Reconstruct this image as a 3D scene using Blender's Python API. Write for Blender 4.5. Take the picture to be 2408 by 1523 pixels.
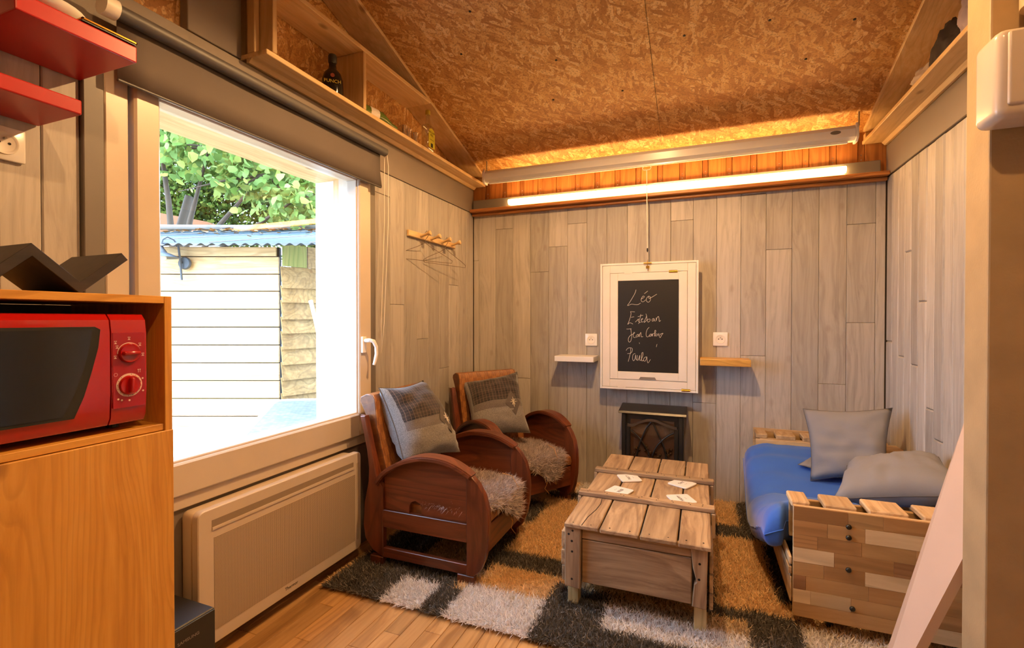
import bpy, bmesh, math, random
import numpy as np
from mathutils import Vector, Matrix, noise
R = math.radians
random.seed(7)
sc = bpy.context.scene
C = sc.collection
for o in list(bpy.data.objects): bpy.data.objects.remove(o)

# ---------------------------------------------------------------- camera, sky, sun, exposure
cam_d = bpy.data.cameras.new('camera'); cam = bpy.data.objects.new('camera', cam_d); C.objects.link(cam)
cam.location = (0, 0, 1.12); cam.rotation_euler = (R(90 - 0.58), 0, R(21.6))
cam_d.sensor_width = 36; cam_d.lens = 1128 / 2408 * 36; cam_d.clip_start = .02; cam_d.clip_end = 200
sc.camera = cam
sc.view_settings.view_transform = 'Standard'; sc.view_settings.look = 'None'
sc.view_settings.gamma = 1; sc.view_settings.use_curve_mapping = False
sc.view_settings.exposure = -0.22
w = bpy.data.worlds.new('sky'); sc.world = w; w.use_nodes = True
nt = w.node_tree; bg = nt.nodes['Background']
bg.inputs[0].default_value = (.48, .70, 1, 1); bg.inputs[1].default_value = 19
def light(name, kind, loc, energy, color, rot=(0, 0, 0), **k):
    d = bpy.data.lights.new(name, kind); o = bpy.data.objects.new(name, d); C.objects.link(o)
    o.location = loc; o.rotation_euler = rot; d.energy = energy; d.color = color
    for a, b in k.items(): setattr(d, a, b)
    return o
sun = light('sun', 'SUN', (0, -5, 6), 6.0, (1, .95, .86), angle=R(.8))
sun.rotation_euler = Vector((.03, .72, -.69)).to_track_quat('-Z', 'Y').to_euler()
WARM = (1, .58, .24)

# ---------------------------------------------------------------- helpers
def srgb(h):
    if isinstance(h, str):
        c = [int(h[i:i+2], 16) / 255 for i in (0, 2, 4)]
    else: c = [v / 255 for v in h]
    return tuple(v / 12.92 if v <= .04045 else ((v + .055) / 1.055) ** 2.4 for v in c) + (1,)
def newmat(name):
    m = bpy.data.materials.new(name); m.use_nodes = True
    t = m.node_tree; b = t.nodes['Principled BSDF']
    return m, t, b
def N(t, ty, **k):
    n = t.nodes.new(ty)
    for a, b in k.items():
        if a.startswith('i_'): n.inputs[a[2:].replace('_', ' ')].default_value = b
        else: setattr(n, a, b)
    return n
def ramp(t, stops, inp):
    r = t.nodes.new('ShaderNodeValToRGB'); e = r.color_ramp.elements
    while len(e) > 1: e.remove(e[0])
    for i, (p, c) in enumerate(stops):
        if i == 0: e[0].position = p; e[0].color = c
        else: q = e.new(p); q.color = c
    t.links.new(inp, r.inputs[0]); return r.outputs[0]
def mixc(t, fac, a, b, mode='MIX'):
    m = t.nodes.new('ShaderNodeMix'); m.data_type = 'RGBA'; m.blend_type = mode
    for s, v in ((0, fac), (6, a), (7, b)):
        if isinstance(v, (int, float)): m.inputs[s].default_value = v
        elif isinstance(v, tuple): m.inputs[s].default_value = v
        else: t.links.new(v, m.inputs[s])
    return m.outputs[2]
def math_(t, op, a, b=0.0, c=0.0):
    m = t.nodes.new('ShaderNodeMath'); m.operation = op
    for i, v in enumerate((a, b, c)):
        if isinstance(v, (int, float)): m.inputs[i].default_value = v
        else: t.links.new(v, m.inputs[i])
    return m.outputs[0]
def coords(t, per_object=True):
    tc = t.nodes.new('ShaderNodeTexCoord')
    if not per_object: return tc.outputs['Object'], None
    oi = t.nodes.new('ShaderNodeObjectInfo')
    v = t.nodes.new('ShaderNodeVectorMath'); v.operation = 'MULTIPLY_ADD'
    cb = t.nodes.new('ShaderNodeCombineXYZ')
    for i, k in enumerate((37.0, 91.0, 53.0)):
        t.links.new(math_(t, 'MULTIPLY', oi.outputs['Random'], k), cb.inputs[i])
    v.operation = 'ADD'; t.links.new(tc.outputs['Object'], v.inputs[0]); t.links.new(cb.outputs[0], v.inputs[1])
    return v.outputs[0], oi.outputs['Random']
def mapping(t, vec, scale=(1, 1, 1), rot=(0, 0, 0)):
    m = t.nodes.new('ShaderNodeMapping'); t.links.new(vec, m.inputs[0])
    m.inputs['Scale'].default_value = scale; m.inputs['Rotation'].default_value = rot
    return m.outputs[0]
def noise_(t, vec, scale, detail=3, rough=.5, dist=0):
    n = t.nodes.new('ShaderNodeTexNoise'); t.links.new(vec, n.inputs['Vector'])
    n.inputs['Scale'].default_value = scale; n.inputs['Detail'].default_value = detail
    n.inputs['Roughness'].default_value = rough; n.inputs['Distortion'].default_value = dist
    return n.outputs[0]
def bump(t, b, h, strength=.3, dist=.002):
    n = t.nodes.new('ShaderNodeBump'); n.inputs['Strength'].default_value = strength
    n.inputs['Distance'].default_value = dist; t.links.new(h, n.inputs['Height'])
    t.links.new(n.outputs[0], b.inputs['Normal'])
def plain(name, col, rough=.5, metal=0, bumpy=0, coat=0, spec=None, var=0):
    m, t, b = newmat(name)
    b.inputs['Base Color'].default_value = col; b.inputs['Roughness'].default_value = rough
    b.inputs['Metallic'].default_value = metal; b.inputs['Coat Weight'].default_value = coat
    if spec is not None: b.inputs['Specular IOR Level'].default_value = spec
    v, _ = coords(t, False)
    n = noise_(t, v, 9, 4)
    dk = tuple(c * .82 for c in col[:3]) + (1,)
    t.links.new(ramp(t, [(.3, dk if var else tuple(c * .95 for c in col[:3]) + (1,)), (.65, col)], n), b.inputs['Base Color'])
    if bumpy: bump(t, b, noise_(t, v, 160, 2), bumpy, .001)
    return m
def wood(name, dark, mid, light_, axis='Z', rough=.55, grain=1.0, knots=.5, var=.25, bumpk=.25, fine=60, knotcol=None, ring=.5, rings=13):
    """axis = grain direction; colours differ from board to board by object random"""
    m, t, b = newmat(name)
    v, rnd = coords(t)
    lo = .055; sc_ = {'X': (lo, 1, 1), 'Y': (1, lo, 1), 'Z': (1, 1, lo)}[axis]
    k4 = {'X': (.3, 1, 1), 'Y': (1, .3, 1), 'Z': (1, 1, .3)}[axis]
    warp = noise_(t, mapping(t, v, k4), 5, 2)
    vv = t.nodes.new('ShaderNodeVectorMath'); vv.operation = 'ADD'
    wc = t.nodes.new('ShaderNodeCombineXYZ')
    wk = math_(t, 'MULTIPLY', warp, .10)
    for i in range(3): t.links.new(wk, wc.inputs[i])
    t.links.new(mapping(t, v, sc_), vv.inputs[0]); t.links.new(wc.outputs[0], vv.inputs[1])
    g1 = noise_(t, vv.outputs[0], fine, 4, .65)
    g2 = noise_(t, vv.outputs[0], 14, 3, .6)
    gm = math_(t, 'ADD', math_(t, 'MULTIPLY', g1, .55), math_(t, 'MULTIPLY', g2, .45))
    col = ramp(t, [(.5 - .17 / grain, dark), (.5, mid), (.5 + .17 / grain, light_)], gm)
    if ring:
        g3 = noise_(t, mapping(t, vv.outputs[0], (1, 1, 1)), 5.5, 1, .4)
        fr_ = math_(t, 'FRACT', math_(t, 'MULTIPLY', g3, float(rings)))
        rm = ramp(t, [(0, (.0, .0, .0, 1)), (.55, (.15, .15, .15, 1)), (.86, (1, 1, 1, 1)), (.97, (.5, .5, .5, 1)), (1, (0, 0, 0, 1))], fr_)
        col = mixc(t, math_(t, 'MULTIPLY', rm, ring), col, tuple(c * .72 for c in dark[:3]) + (1,))
    if knots:
        vo = t.nodes.new('ShaderNodeTexVoronoi'); vo.inputs['Scale'].default_value = 6.5
        kk = {'X': (.55, 1, 1), 'Y': (1, .55, 1), 'Z': (1, 1, .55)}[axis]
        t.links.new(mapping(t, v, kk), vo.inputs['Vector'])
        kc = knotcol or tuple(c * .35 for c in dark[:3]) + (1,)
        mask = ramp(t, [(.0, (1, 1, 1, 1)), (.055, (.75, .75, .75, 1)), (.11, (0, 0, 0, 1))], vo.outputs['Distance'])
        col = mixc(t, math_(t, 'MULTIPLY', mask, knots), col, kc)
    if var:
        f = math_(t, 'MULTIPLY_ADD', rnd, var * 1.6, 1 - var)
        mm = t.nodes.new('ShaderNodeVectorMath'); mm.operation = 'SCALE'
        t.links.new(col, mm.inputs[0]); t.links.new(f, mm.inputs['Scale']); col = mm.outputs[0]
    t.links.new(col, b.inputs['Base Color']); b.inputs['Roughness'].default_value = rough
    if bumpk: bump(t, b, g1, bumpk, .0015)
    return m
def osb(name, axes):
    m, t, b = newmat(name)
    v, _ = coords(t, False)
    base = None
    w_ = noise_(t, v, 9, 2)
    hh = None
    layers = [(R(82), 0, 1), (R(20), .55, 2), (R(118), .55, 3), (R(55), .58, 4), (R(96), .60, 5), (R(145), .66, 6)]
    stops = [(0, srgb('a87238')), (.25, srgb('ba8444')), (.5, srgb('c8944f')), (.75, srgb('d5a562')), (1, srgb('e2bc80'))]
    for rot, th, i in layers:
        rr = (0, 0, rot) if axes == 'XY' else (rot, 0, 0)
        s = (15, 62, 30) if axes == 'XY' else (30, 15, 62)
        mp0 = mapping(t, v, (1, 1, 1), rr)
        va = t.nodes.new('ShaderNodeVectorMath'); va.operation = 'ADD'; va.inputs[1].default_value = (i * 3.1, i * 1.7, i * .9)
        t.links.new(mp0, va.inputs[0])
        dn = t.nodes.new('ShaderNodeTexNoise'); dn.inputs['Scale'].default_value = 26; dn.inputs['Detail'].default_value = 2
        t.links.new(va.outputs[0], dn.inputs['Vector'])
        vb = t.nodes.new('ShaderNodeVectorMath'); vb.operation = 'MULTIPLY_ADD'; vb.inputs[1].default_value = (.010,) * 3
        t.links.new(dn.outputs['Color'], vb.inputs[0]); t.links.new(va.outputs[0], vb.inputs[2])
        vo = t.nodes.new('ShaderNodeTexVoronoi'); vo.inputs['Scale'].default_value = 1.0
        t.links.new(mapping(t, vb.outputs[0], s), vo.inputs['Vector'])
        sp = t.nodes.new('ShaderNodeSeparateColor'); t.links.new(vo.outputs['Color'], sp.inputs[0])
        c = ramp(t, stops, sp.outputs[0])
        if base is None: base = c; hh = sp.outputs[1]
        else:
            f = math_(t, 'GREATER_THAN', sp.outputs[1], th)
            base = mixc(t, f, base, c)
            hh = math_(t, 'ADD', math_(t, 'MULTIPLY', math_(t, 'SUBTRACT', 1.0, f), hh), math_(t, 'MULTIPLY', f, sp.outputs[2]))
    gr = noise_(t, v, 120, 3)
    base = mixc(t, ramp(t, [(.36, (.6, .6, .6, 1)), (.5, (0, 0, 0, 1))], gr), base, srgb('8a5a2c'))
    t.links.new(base, b.inputs['Base Color']); b.inputs['Roughness'].default_value = .5
    bump(t, b, math_(t, 'ADD', hh, math_(t, 'MULTIPLY', gr, .6)), .35, .0025)
    return m

LOCAL = set()
def offs(parent):
    off = Vector((0, 0, 0)); q = parent
    while q is not None:
        if q.name in LOCAL: return Vector((0, 0, 0))
        off += q.location; q = q.parent
    return off
class MB:
    def __init__(s): s.bm = bmesh.new()
    def box(s, x0, x1, y0, y1, z0, z1, bev=0, seg=1):
        r = bmesh.ops.create_cube(s.bm, size=1)
        for v in r['verts']:
            v.co = Vector(((x0 + x1) / 2 + v.co.x * (x1 - x0), (y0 + y1) / 2 + v.co.y * (y1 - y0), (z0 + z1) / 2 + v.co.z * (z1 - z0)))
        if bev:
            es = list({e for v in r['verts'] for e in v.link_edges})
            bmesh.ops.bevel(s.bm, geom=es, offset=bev, segments=seg, affect='EDGES', profile=.5, clamp_overlap=True)
        return s
    def prism(s, pts, axis, a, b, bev=0):
        def mk(p, q):
            return {'X': (q, p[0], p[1]), 'Y': (p[0], q, p[1]), 'Z': (p[0], p[1], q)}[axis]
        va = [s.bm.verts.new(mk(p, a)) for p in pts]; vb = [s.bm.verts.new(mk(p, b)) for p in pts]
        n = len(pts); fs = []
        for i in range(n):
            fs.append(s.bm.faces.new((va[i], va[(i + 1) % n], vb[(i + 1) % n], vb[i])))
        fa = s.bm.faces.new(va[::-1]); fb = s.bm.faces.new(vb)
        bmesh.ops.recalc_face_normals(s.bm, faces=fs + [fa, fb])
        if bev:
            es = list(fa.edges) + list(fb.edges)
            bmesh.ops.bevel(s.bm, geom=es, offset=bev, segments=1, affect='EDGES', clamp_overlap=True)
        return s
    def tube(s, pts, r, n=8, closed=False, cap=True, flat=None):
        pts = [Vector(p) for p in pts]; m = len(pts); rings = []
        up = Vector((0, 0, 1))
        prev = None
        for i, p in enumerate(pts):
            if closed: d = pts[(i + 1) % m] - pts[i - 1]
            else: d = pts[min(i + 1, m - 1)] - pts[max(i - 1, 0)]
            if d.length < 1e-9: d = Vector((0, 0, 1))
            d.normalize()
            if prev is None:
                a = d.cross(up)
                if a.length < .05: a = d.cross(Vector((1, 0, 0)))
            else: a = prev - d * prev.dot(d)
            a.normalize(); prev = a; b = d.cross(a)
            rr = r[i] if isinstance(r, (list, tuple)) else r
            rings.append([s.bm.verts.new(p + a * (rr * math.cos(2 * math.pi * k / n)) + b * (rr * math.sin(2 * math.pi * k / n))) for k in range(n)])
        cnt = m if closed else m - 1
        for i in range(cnt):
            A, B = rings[i], rings[(i + 1) % m]
            for k in range(n):
                s.bm.faces.new((A[k], A[(k + 1) % n], B[(k + 1) % n], B[k]))
        if not closed and cap:
            s.bm.faces.new(rings[0][::-1]); s.bm.faces.new(rings[-1])
        return s
    def lathe(s, prof, c=(0, 0, 0), n=24, axis='Z'):
        rings = []
        for r, z in prof:
            ring = []
            for k in range(n):
                a = 2 * math.pi * k / n
                q = (r * math.cos(a), r * math.sin(a), z)
                if axis == 'Y': q = (q[0], z, q[1])
                if axis == 'X': q = (z, q[0], q[1])
                ring.append(s.bm.verts.new(Vector(q) + Vector(c)))
            rings.append(ring)
        fs = []
        for A, B in zip(rings, rings[1:]):
            for k in range(n): fs.append(s.bm.faces.new((A[k], A[(k + 1) % n], B[(k + 1) % n], B[k])))
        fs.append(s.bm.faces.new(rings[0][::-1])); fs.append(s.bm.faces.new(rings[-1]))
        bmesh.ops.recalc_face_normals(s.bm, faces=fs)
        return s
    def xf(s, M):
        bmesh.ops.transform(s.bm, matrix=M, verts=s.bm.verts); return s
    def build(s, name, mat, parent=None, smooth=False, local=False, label=None):
        off = Vector((0, 0, 0)) if local else offs(parent)
        if off.length: bmesh.ops.translate(s.bm, vec=-off, verts=s.bm.verts)
        me = bpy.data.meshes.new(name); s.bm.to_mesh(me); s.bm.free()
        me.materials.append(mat)
        if smooth:
            me.shade_smooth() if hasattr(me, 'shade_smooth') else None
            if smooth != 'all': me.set_sharp_from_angle(angle=R(smooth if isinstance(smooth, (int, float)) and smooth > 1 else 35))
        o = bpy.data.objects.new(name, me); C.objects.link(o)
        if parent is not None: o.parent = parent
        if label: o['label'] = label
        return o
def thing(name, label, cat, loc=(0, 0, 0), rz=0, group=None):
    o = bpy.data.objects.new(name, None); C.objects.link(o); o.location = loc; o.rotation_euler = (0, 0, rz)
    o.empty_display_size = .05
    o['label'] = label; o['category'] = cat
    if group: o['group'] = group
    return o
def tag(o, label, cat, group=None):
    o['label'] = label; o['category'] = cat
    if group: o['group'] = group
    return o
def struct(o): o['kind'] = 'structure'; return o
def box(name, mat, b, parent=None, bev=0, label=None, seg=1, smooth=False):
    return MB().box(*b, bev=bev, seg=seg).build(name, mat, parent, smooth=smooth, label=label)
_cache = {}
def piece(name, mat, b, parent=None, bev=.0015, label=None):
    """a board with its own origin; equal sizes share one mesh"""
    x0, x1, y0, y1, z0, z1 = b
    key = (name, mat.name, round(x1 - x0, 4), round(y1 - y0, 4), round(z1 - z0, 4), bev)
    if key not in _cache:
        m = MB().box(-(x1 - x0) / 2, (x1 - x0) / 2, -(y1 - y0) / 2, (y1 - y0) / 2, -(z1 - z0) / 2, (z1 - z0) / 2, bev=bev)
        me = bpy.data.meshes.new(name); m.bm.to_mesh(me); m.bm.free(); me.materials.append(mat); _cache[key] = me
    o = bpy.data.objects.new(name, _cache[key]); C.objects.link(o)
    off = offs(parent)
    o.parent = parent; o.location = Vector(((x0 + x1) / 2, (y0 + y1) / 2, (z0 + z1) / 2)) - off
    if label: o['label'] = label
    return o
def copy_tree(o, parent=None):
    c = o.copy(); C.objects.link(c); c.parent = parent
    for ch in list(o.children): copy_tree(ch, c)
    return c
def text(name, s, size, mat, M, parent, depth=.0006, label=None, sx=1):
    cu = bpy.data.curves.new(name, 'FONT'); cu.body = s; cu.size = size; cu.extrude = depth
    cu.align_x = 'CENTER'; cu.align_y = 'CENTER'; cu.resolution_u = 3
    tmp = bpy.data.objects.new(name, cu); C.objects.link(tmp)
    dg = bpy.context.evaluated_depsgraph_get(); me = bpy.data.meshes.new_from_object(tmp.evaluated_get(dg))
    bpy.data.objects.remove(tmp)
    off = offs(parent)
    me.transform(Matrix.Translation(-off) @ M @ Matrix.Diagonal((sx, 1, 1, 1))); me.materials.clear(); me.materials.append(mat)
    o = bpy.data.objects.new(name, me); C.objects.link(o); o.parent = parent
    if label: o['label'] = label
    return o
def basis(o, ex, ey):
    ex = Vector(ex).normalized(); ey = Vector(ey); ez = ex.cross(ey).normalized(); ey = ez.cross(ex)
    return Matrix(((ex.x, ey.x, ez.x, o[0]), (ex.y, ey.y, ez.y, o[1]), (ex.z, ey.z, ez.z, o[2]), (0, 0, 0, 1)))

# ---------------------------------------------------------------- materials
M_wash = wood('whitewashed_pine_wall', srgb('958c83'), srgb('b1a9a0'), srgb('beb7af'), 'Z', .6, .85, .32, .20, .3, ring=.22, rings=16, knotcol=srgb('7d6450'))
M_osbc = osb('osb_ceiling', 'XY'); M_osbw = osb('osb_wall', 'YZ')
PD, PM, PL = srgb('c49a66'), srgb('dab680'), srgb('e8cd9c')
M_pineX = wood('pine_x', PD, PM, PL, 'X', .5, .8, .7, .12, .15, knotcol=srgb('6e3f1c'), ring=.28, rings=18)
M_pineY = wood('pine_y', PD, PM, PL, 'Y', .5, .8, .7, .12, .15, knotcol=srgb('6e3f1c'), ring=.28, rings=18)
M_pineZ = wood('pine_z', PD, PM, PL, 'Z', .5, .8, .7, .12, .15, knotcol=srgb('6e3f1c'), ring=.28, rings=18)
M_floor = wood('oiled_floor_board', srgb('8f6236'), srgb('b78a54'), srgb('c99e68'), 'Y', .32, .8, .3, .22, .12)
M_cedar = wood('cedar', srgb('9a5a26'), srgb('bf7c3c'), srgb('d39450'), 'Z', .5, .7, .2, .25, .2)
M_trimw = wood('varnished_trim', srgb('8a5024'), srgb('b37238'), srgb('c98a4a'), 'X', .4, .8, .2, .1, .1)
M_taupe = plain('taupe_paint', srgb('827569'), .55, bumpy=.12)
M_post = plain('cream_painted_post', srgb('b3966c'), .6, bumpy=.5, var=1)
M_grey = plain('grey_paint', srgb('6f675e'), .5, bumpy=.1)
M_pvc = plain('cream_window_frame', srgb('cdbdab'), .35)
M_white = plain('white_gloss', srgb('f0ebe4'), .22)
M_whitem = plain('white_satin', srgb('ece2d4'), .42)
M_black = plain('black_satin', srgb('1b1917'), .4)
M_dark = plain('dark_recess', srgb('14110f'), .8)
M_red = plain('red_lacquer', srgb('ab100c'), .35)
M_steel = plain('steel', srgb('b9b5ae'), .3, metal=1)
M_brass = plain('brass', srgb('c9a24e'), .3, metal=1)
M_gold = plain('gold_edge', srgb('d79a3e'), .2, metal=1)
M_blind = plain('taupe_blind_fabric', srgb('5a4f48'), .8, bumpy=.15)
M_blindr = plain('dark_grey_roller', srgb('4c4846'), .5)
M_chalk = plain('chalk_line', srgb('e6ddd0'), .9)
M_alu = plain('brushed_aluminium', srgb('9b958c'), .4, metal=.8)
M_mah = wood('mahogany', srgb('43200f'), srgb('6b341d'), srgb('804528'), 'Z', .3, .8, 0, .1, .1)
M_mahx = wood('mahogany_x', srgb('43200f'), srgb('6b341d'), srgb('804528'), 'X', .3, .8, 0, .1, .1)
M_mahy = wood('mahogany_y', srgb('43200f'), srgb('6b341d'), srgb('804528'), 'Y', .3, .8, 0, .1, .1)
def emis(name, col, s):
    m, t, b = newmat(name); b.inputs['Base Color'].default_value = col
    b.inputs['Emission Color'].default_value = col; b.inputs['Emission Strength'].default_value = s; return m
def glass(name, tint=(1, 1, 1, 1), gloss=.10):
    m = bpy.data.materials.new(name); m.use_nodes = True; t = m.node_tree; t.nodes.clear()
    o = t.nodes.new('ShaderNodeOutputMaterial'); tr = t.nodes.new('ShaderNodeBsdfTransparent'); tr.inputs[0].default_value = tint
    gl = t.nodes.new('ShaderNodeBsdfGlossy'); gl.inputs['Roughness'].default_value = .02
    mx = t.nodes.new('ShaderNodeMixShader'); fr = t.nodes.new('ShaderNodeLayerWeight'); fr.inputs[0].default_value = .5
    t.links.new(math_(t, 'MULTIPLY_ADD', math_(t, 'POWER', fr.outputs[1], 4.0), .8, .02 + gloss * .2), mx.inputs[0])
    t.links.new(tr.outputs[0], mx.inputs[1]); t.links.new(gl.outputs[0], mx.inputs[2]); t.links.new(mx.outputs[0], o.inputs[0]); return m
M_glass = glass('window_glass')
M_tube = emis('lit_led_tube', (1, .58, .20, 1), 46)
# ---------------------------------------------------------------- room shell
XL, XR, YB = -1.574, .936, 3.2
def ceil_z(y): return 2.16 + .315 * (3.2 - y) if y > .9 else 2.16 + .315 * 2.3 - .12 * (.9 - y)
# floor: boards run front to back, 68 mm wide, with staggered butt joints
fl = struct(box('floor', M_dark, (-1.66, 1.06, -2.2, 3.3, -.06, -.021)))
bw = .068; x = XL - .03; i = 0
rf = random.Random(3)
cols = []
while x < XR + .05: cols.append(x); x += bw
for i, x in enumerate(cols):
    vis = x < .1
    y = .35; js = []
    if x < .15:
        yy = .35 + rf.uniform(.2, .7)
        while yy < 1.75: js.append(yy); yy += rf.uniform(.35, .75)
    edges = [-2.2, .35] + js + [3.24]
    for a, b in zip(edges, edges[1:]):
        if b - a < .02: continue
        piece('floor_board', M_floor, (x + .0006, x + bw - .0006, a + .0006, b - .0006, -.02, 0), fl, bev=.0012)

# back wall of whitewashed boards 135 mm wide
wb = struct(box('wall_back', M_grey, (-1.66, 1.06, 3.225, 3.3, 0, 2.7)))
rb = random.Random(5)
seams = [-1.574 + .043]
while seams[-1] < XR - .02: seams.append(seams[-1] + .1345)
seams = [-1.573] + seams[:-1] + [XR - .001]
jo = {0: [1.55], 2: [1.77], 5: [1.62], 6: [1.77], 4: [1.45], 11: [1.74], 14: [1.865, .9], 15: [1.53], 18: [1.65, 1.1], 8: [.82], 12: [.6], 3: [.7], 17: [.75], 10: [1.3]}
for i, (a, b) in enumerate(zip(seams, seams[1:])):
    zs = [0.001] + sorted(jo.get(i, [])) + [1.889]
    for c, d in zip(zs, zs[1:]):
        dy = rb.uniform(0, .0025)
        piece('wall_board', M_wash, (a + .0006, b - .0006, 3.2 + dy, 3.224, c + .0005, d - .0005), wb, bev=.0022)
# cedar strip above the light: wide boards with narrow nailed battens in between
zc0, zc1 = 1.89, 2.159
x = -1.574; k = 0
while x < XR - .02:
    x1 = min(x + .098, XR)
    piece('cedar_board', M_cedar, (x, x1, 3.198, 3.224, zc0, zc1), wb, bev=.002)
    if x1 + .036 < XR:
        bt = piece('cedar_batten', M_cedar, (x1 + .002, x1 + .034, 3.206, 3.224, zc0, zc1), wb, bev=.001)
        nm = MB()
        for zz in (2.005, 2.032): nm.lathe([(.0001, 0), (.0035, 0), (.003, -.0015), (.0005, -.002)], (x1 + .018, 3.2055, zz), 8, 'Y')
        nm.build('nail', M_steel, bt)
    x = x1 + .036; k += 1
# side walls
def gable(x0, x1, y0, y1, zb, name, mat, extra=0):
    ys = [y0, .9, y1] if y0 < .9 < y1 else [y0, y1]
    top = [(y, ceil_z(y) + extra) for y in reversed(ys)]
    return MB().prism([(y0, zb), (y1, zb)] + top, 'X', x0, x1).build(name, mat)
WY0, WY1, WZ0, WZ1 = .837, 2.0, .505, 1.9
wl = MB()
for b in ((-1.86, -1.64, -2.2, WY0, 0, 2.05), (-1.86, -1.64, WY1, 3.3, 0, 2.05), (-1.86, -1.64, WY0, WY1, 0, WZ0), (-1.86, -1.64, WY0, WY1, WZ1, 2.05)): wl.box(*b)
wl.prism([(-2.2, 2.05), (3.3, 2.05), (3.3, ceil_z(3.2)), (.9, ceil_z(.9)), (-2.2, ceil_z(-2.2))], 'X', -1.86, -1.64)
wl = struct(wl.build('wall_left', M_osbw))
# lining below the ledge: painted panel under the window, boards either side
box('painted_panel', M_taupe, (-1.639, XL, WY0, WY1 + .05, 0.001, WZ0 - .002), wl, bev=.002)
box('painted_stile', M_grey, (-1.639, XL + .004, WY1 + .002, 2.05, WZ0, 1.897), wl, bev=.002)
box('painted_stile', M_grey, (-1.639, XL + .014, .786, WY0 - .002, 0.001, 1.897), wl, bev=.002)
y = 2.051
jl = {0: [1.78], 1: [1.2], 3: [1.0], 5: [.8], 6: [1.35]}
i = 0
while y < 3.19:
    y1 = min(y + .1305, 3.199)
    zs = [.001] + jl.get(i, []) + [1.897]
    for c, d in zip(zs, zs[1:]): piece('wall_board', M_wash, (-1.639, XL + rb.uniform(-.002, 0), y + .0006, y1 - .0006, c + .0005, d - .0005), wl, bev=.0025)
    y = y1; i += 1
y = .786
while y > -2.1:
    y0 = y - .083
    piece('wall_board', M_wash, (-1.639, XL + rb.uniform(-.002, 0), y0 + .001, y - .001, .001, 1.897), wl, bev=.003)
    y = y0
wr = struct(MB().prism([(-2.2, 0), (3.3, 0), (3.3, ceil_z(3.2)), (.9, ceil_z(.9)), (-2.2, ceil_z(-2.2))], 'X', 1.0, 1.1).build('wall_right', M_osbw))
y = 3.198; i = 0
jr = {0: [1.0], 2: [.93], 3: [1.45], 4: [.9], 6: [.72], 7: [.6], 5: [1.2]}
while y > -2.1:
    y0 = y - .0835
    zs = [.001] + (jr.get(i, []) if y > 2 else []) + [1.897]
    for c, d in zip(zs, zs[1:]): piece('wall_board', M_wash, (XR + rb.uniform(0, .003), .999, y0 + .0006, y - .0006, c + .0005, d - .0005), wr, bev=.006)
    y = y0; i += 1
# rear wall, behind the camera
struct(MB().prism([(-1.86, 0), (1.1, 0), (1.1, ceil_z(-2.2)), (-1.86, ceil_z(-2.2))], 'Y', -2.3, -2.2).build('wall_rear', M_taupe))
# ceiling slabs
ce = MB()
ce.prism([(3.3, ceil_z(3.3)), (.9, ceil_z(.9)), (.9, ceil_z(.9) + .12), (3.3, ceil_z(3.3) + .12)], 'X', -1.86, 1.1)
ce.prism([(-2.3, ceil_z(-2.3)), (.9, ceil_z(.9)), (.9, ceil_z(.9) + .12), (-2.3, ceil_z(-2.3) + .12)], 'X', -1.86, 1.1)
ce = struct(ce.build('ceiling', M_osbc))
nl = MB()
for (px, py) in ((-.69, 2.35), (-.40, 2.62), (-.08, 2.36), (.27, 2.37), (.60, 2.45), (.05, 2.05), (.42, 2.05), (-1.15, 2.2), (-1.0, 2.0), (.45, 2.62), (-.78, 2.6)):
    z = ceil_z(py); nl.lathe([(.0005, z - .0018), (.006, z - .0015), (.007, z + .002)], (px, py, 0), 8)
nl.build('ceiling_nail', M_dark, ce)
sm = MB().prism([(-.235, 3.05), (-.2335, 3.05), (-.2335, 1.0), (-.235, 1.0)], 'Z', 0, .0012)
for v in sm.bm.verts: v.co.z += ceil_z(v.co.y) - .0015
sm.build('board_joint', M_dark, ce)
# taupe beams between the boards and the wooden ledges
struct(box('trim_1', M_taupe, (-1.639, XL + .003, -2.2, 3.197, 1.899, 2.066), bev=.002))
struct(box('trim_2', M_taupe, (XR - .003, .999, -2.2, 3.197, 1.899, 2.066), bev=.002))
struct(box('trim_3', M_taupe, (-1.639, -1.60, 1.10, 1.302, 2.088, 2.56), bev=.002))
t4 = struct(box('trim_4', M_trimw, (-1.572, XR - .004, 3.13, 3.197, 1.893, 1.915), bev=.004, seg=2))
piece('trim_board', M_trimw, (-1.572, XR - .004, 3.165, 3.199, 1.872, 1.892), t4, bev=.004)

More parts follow.
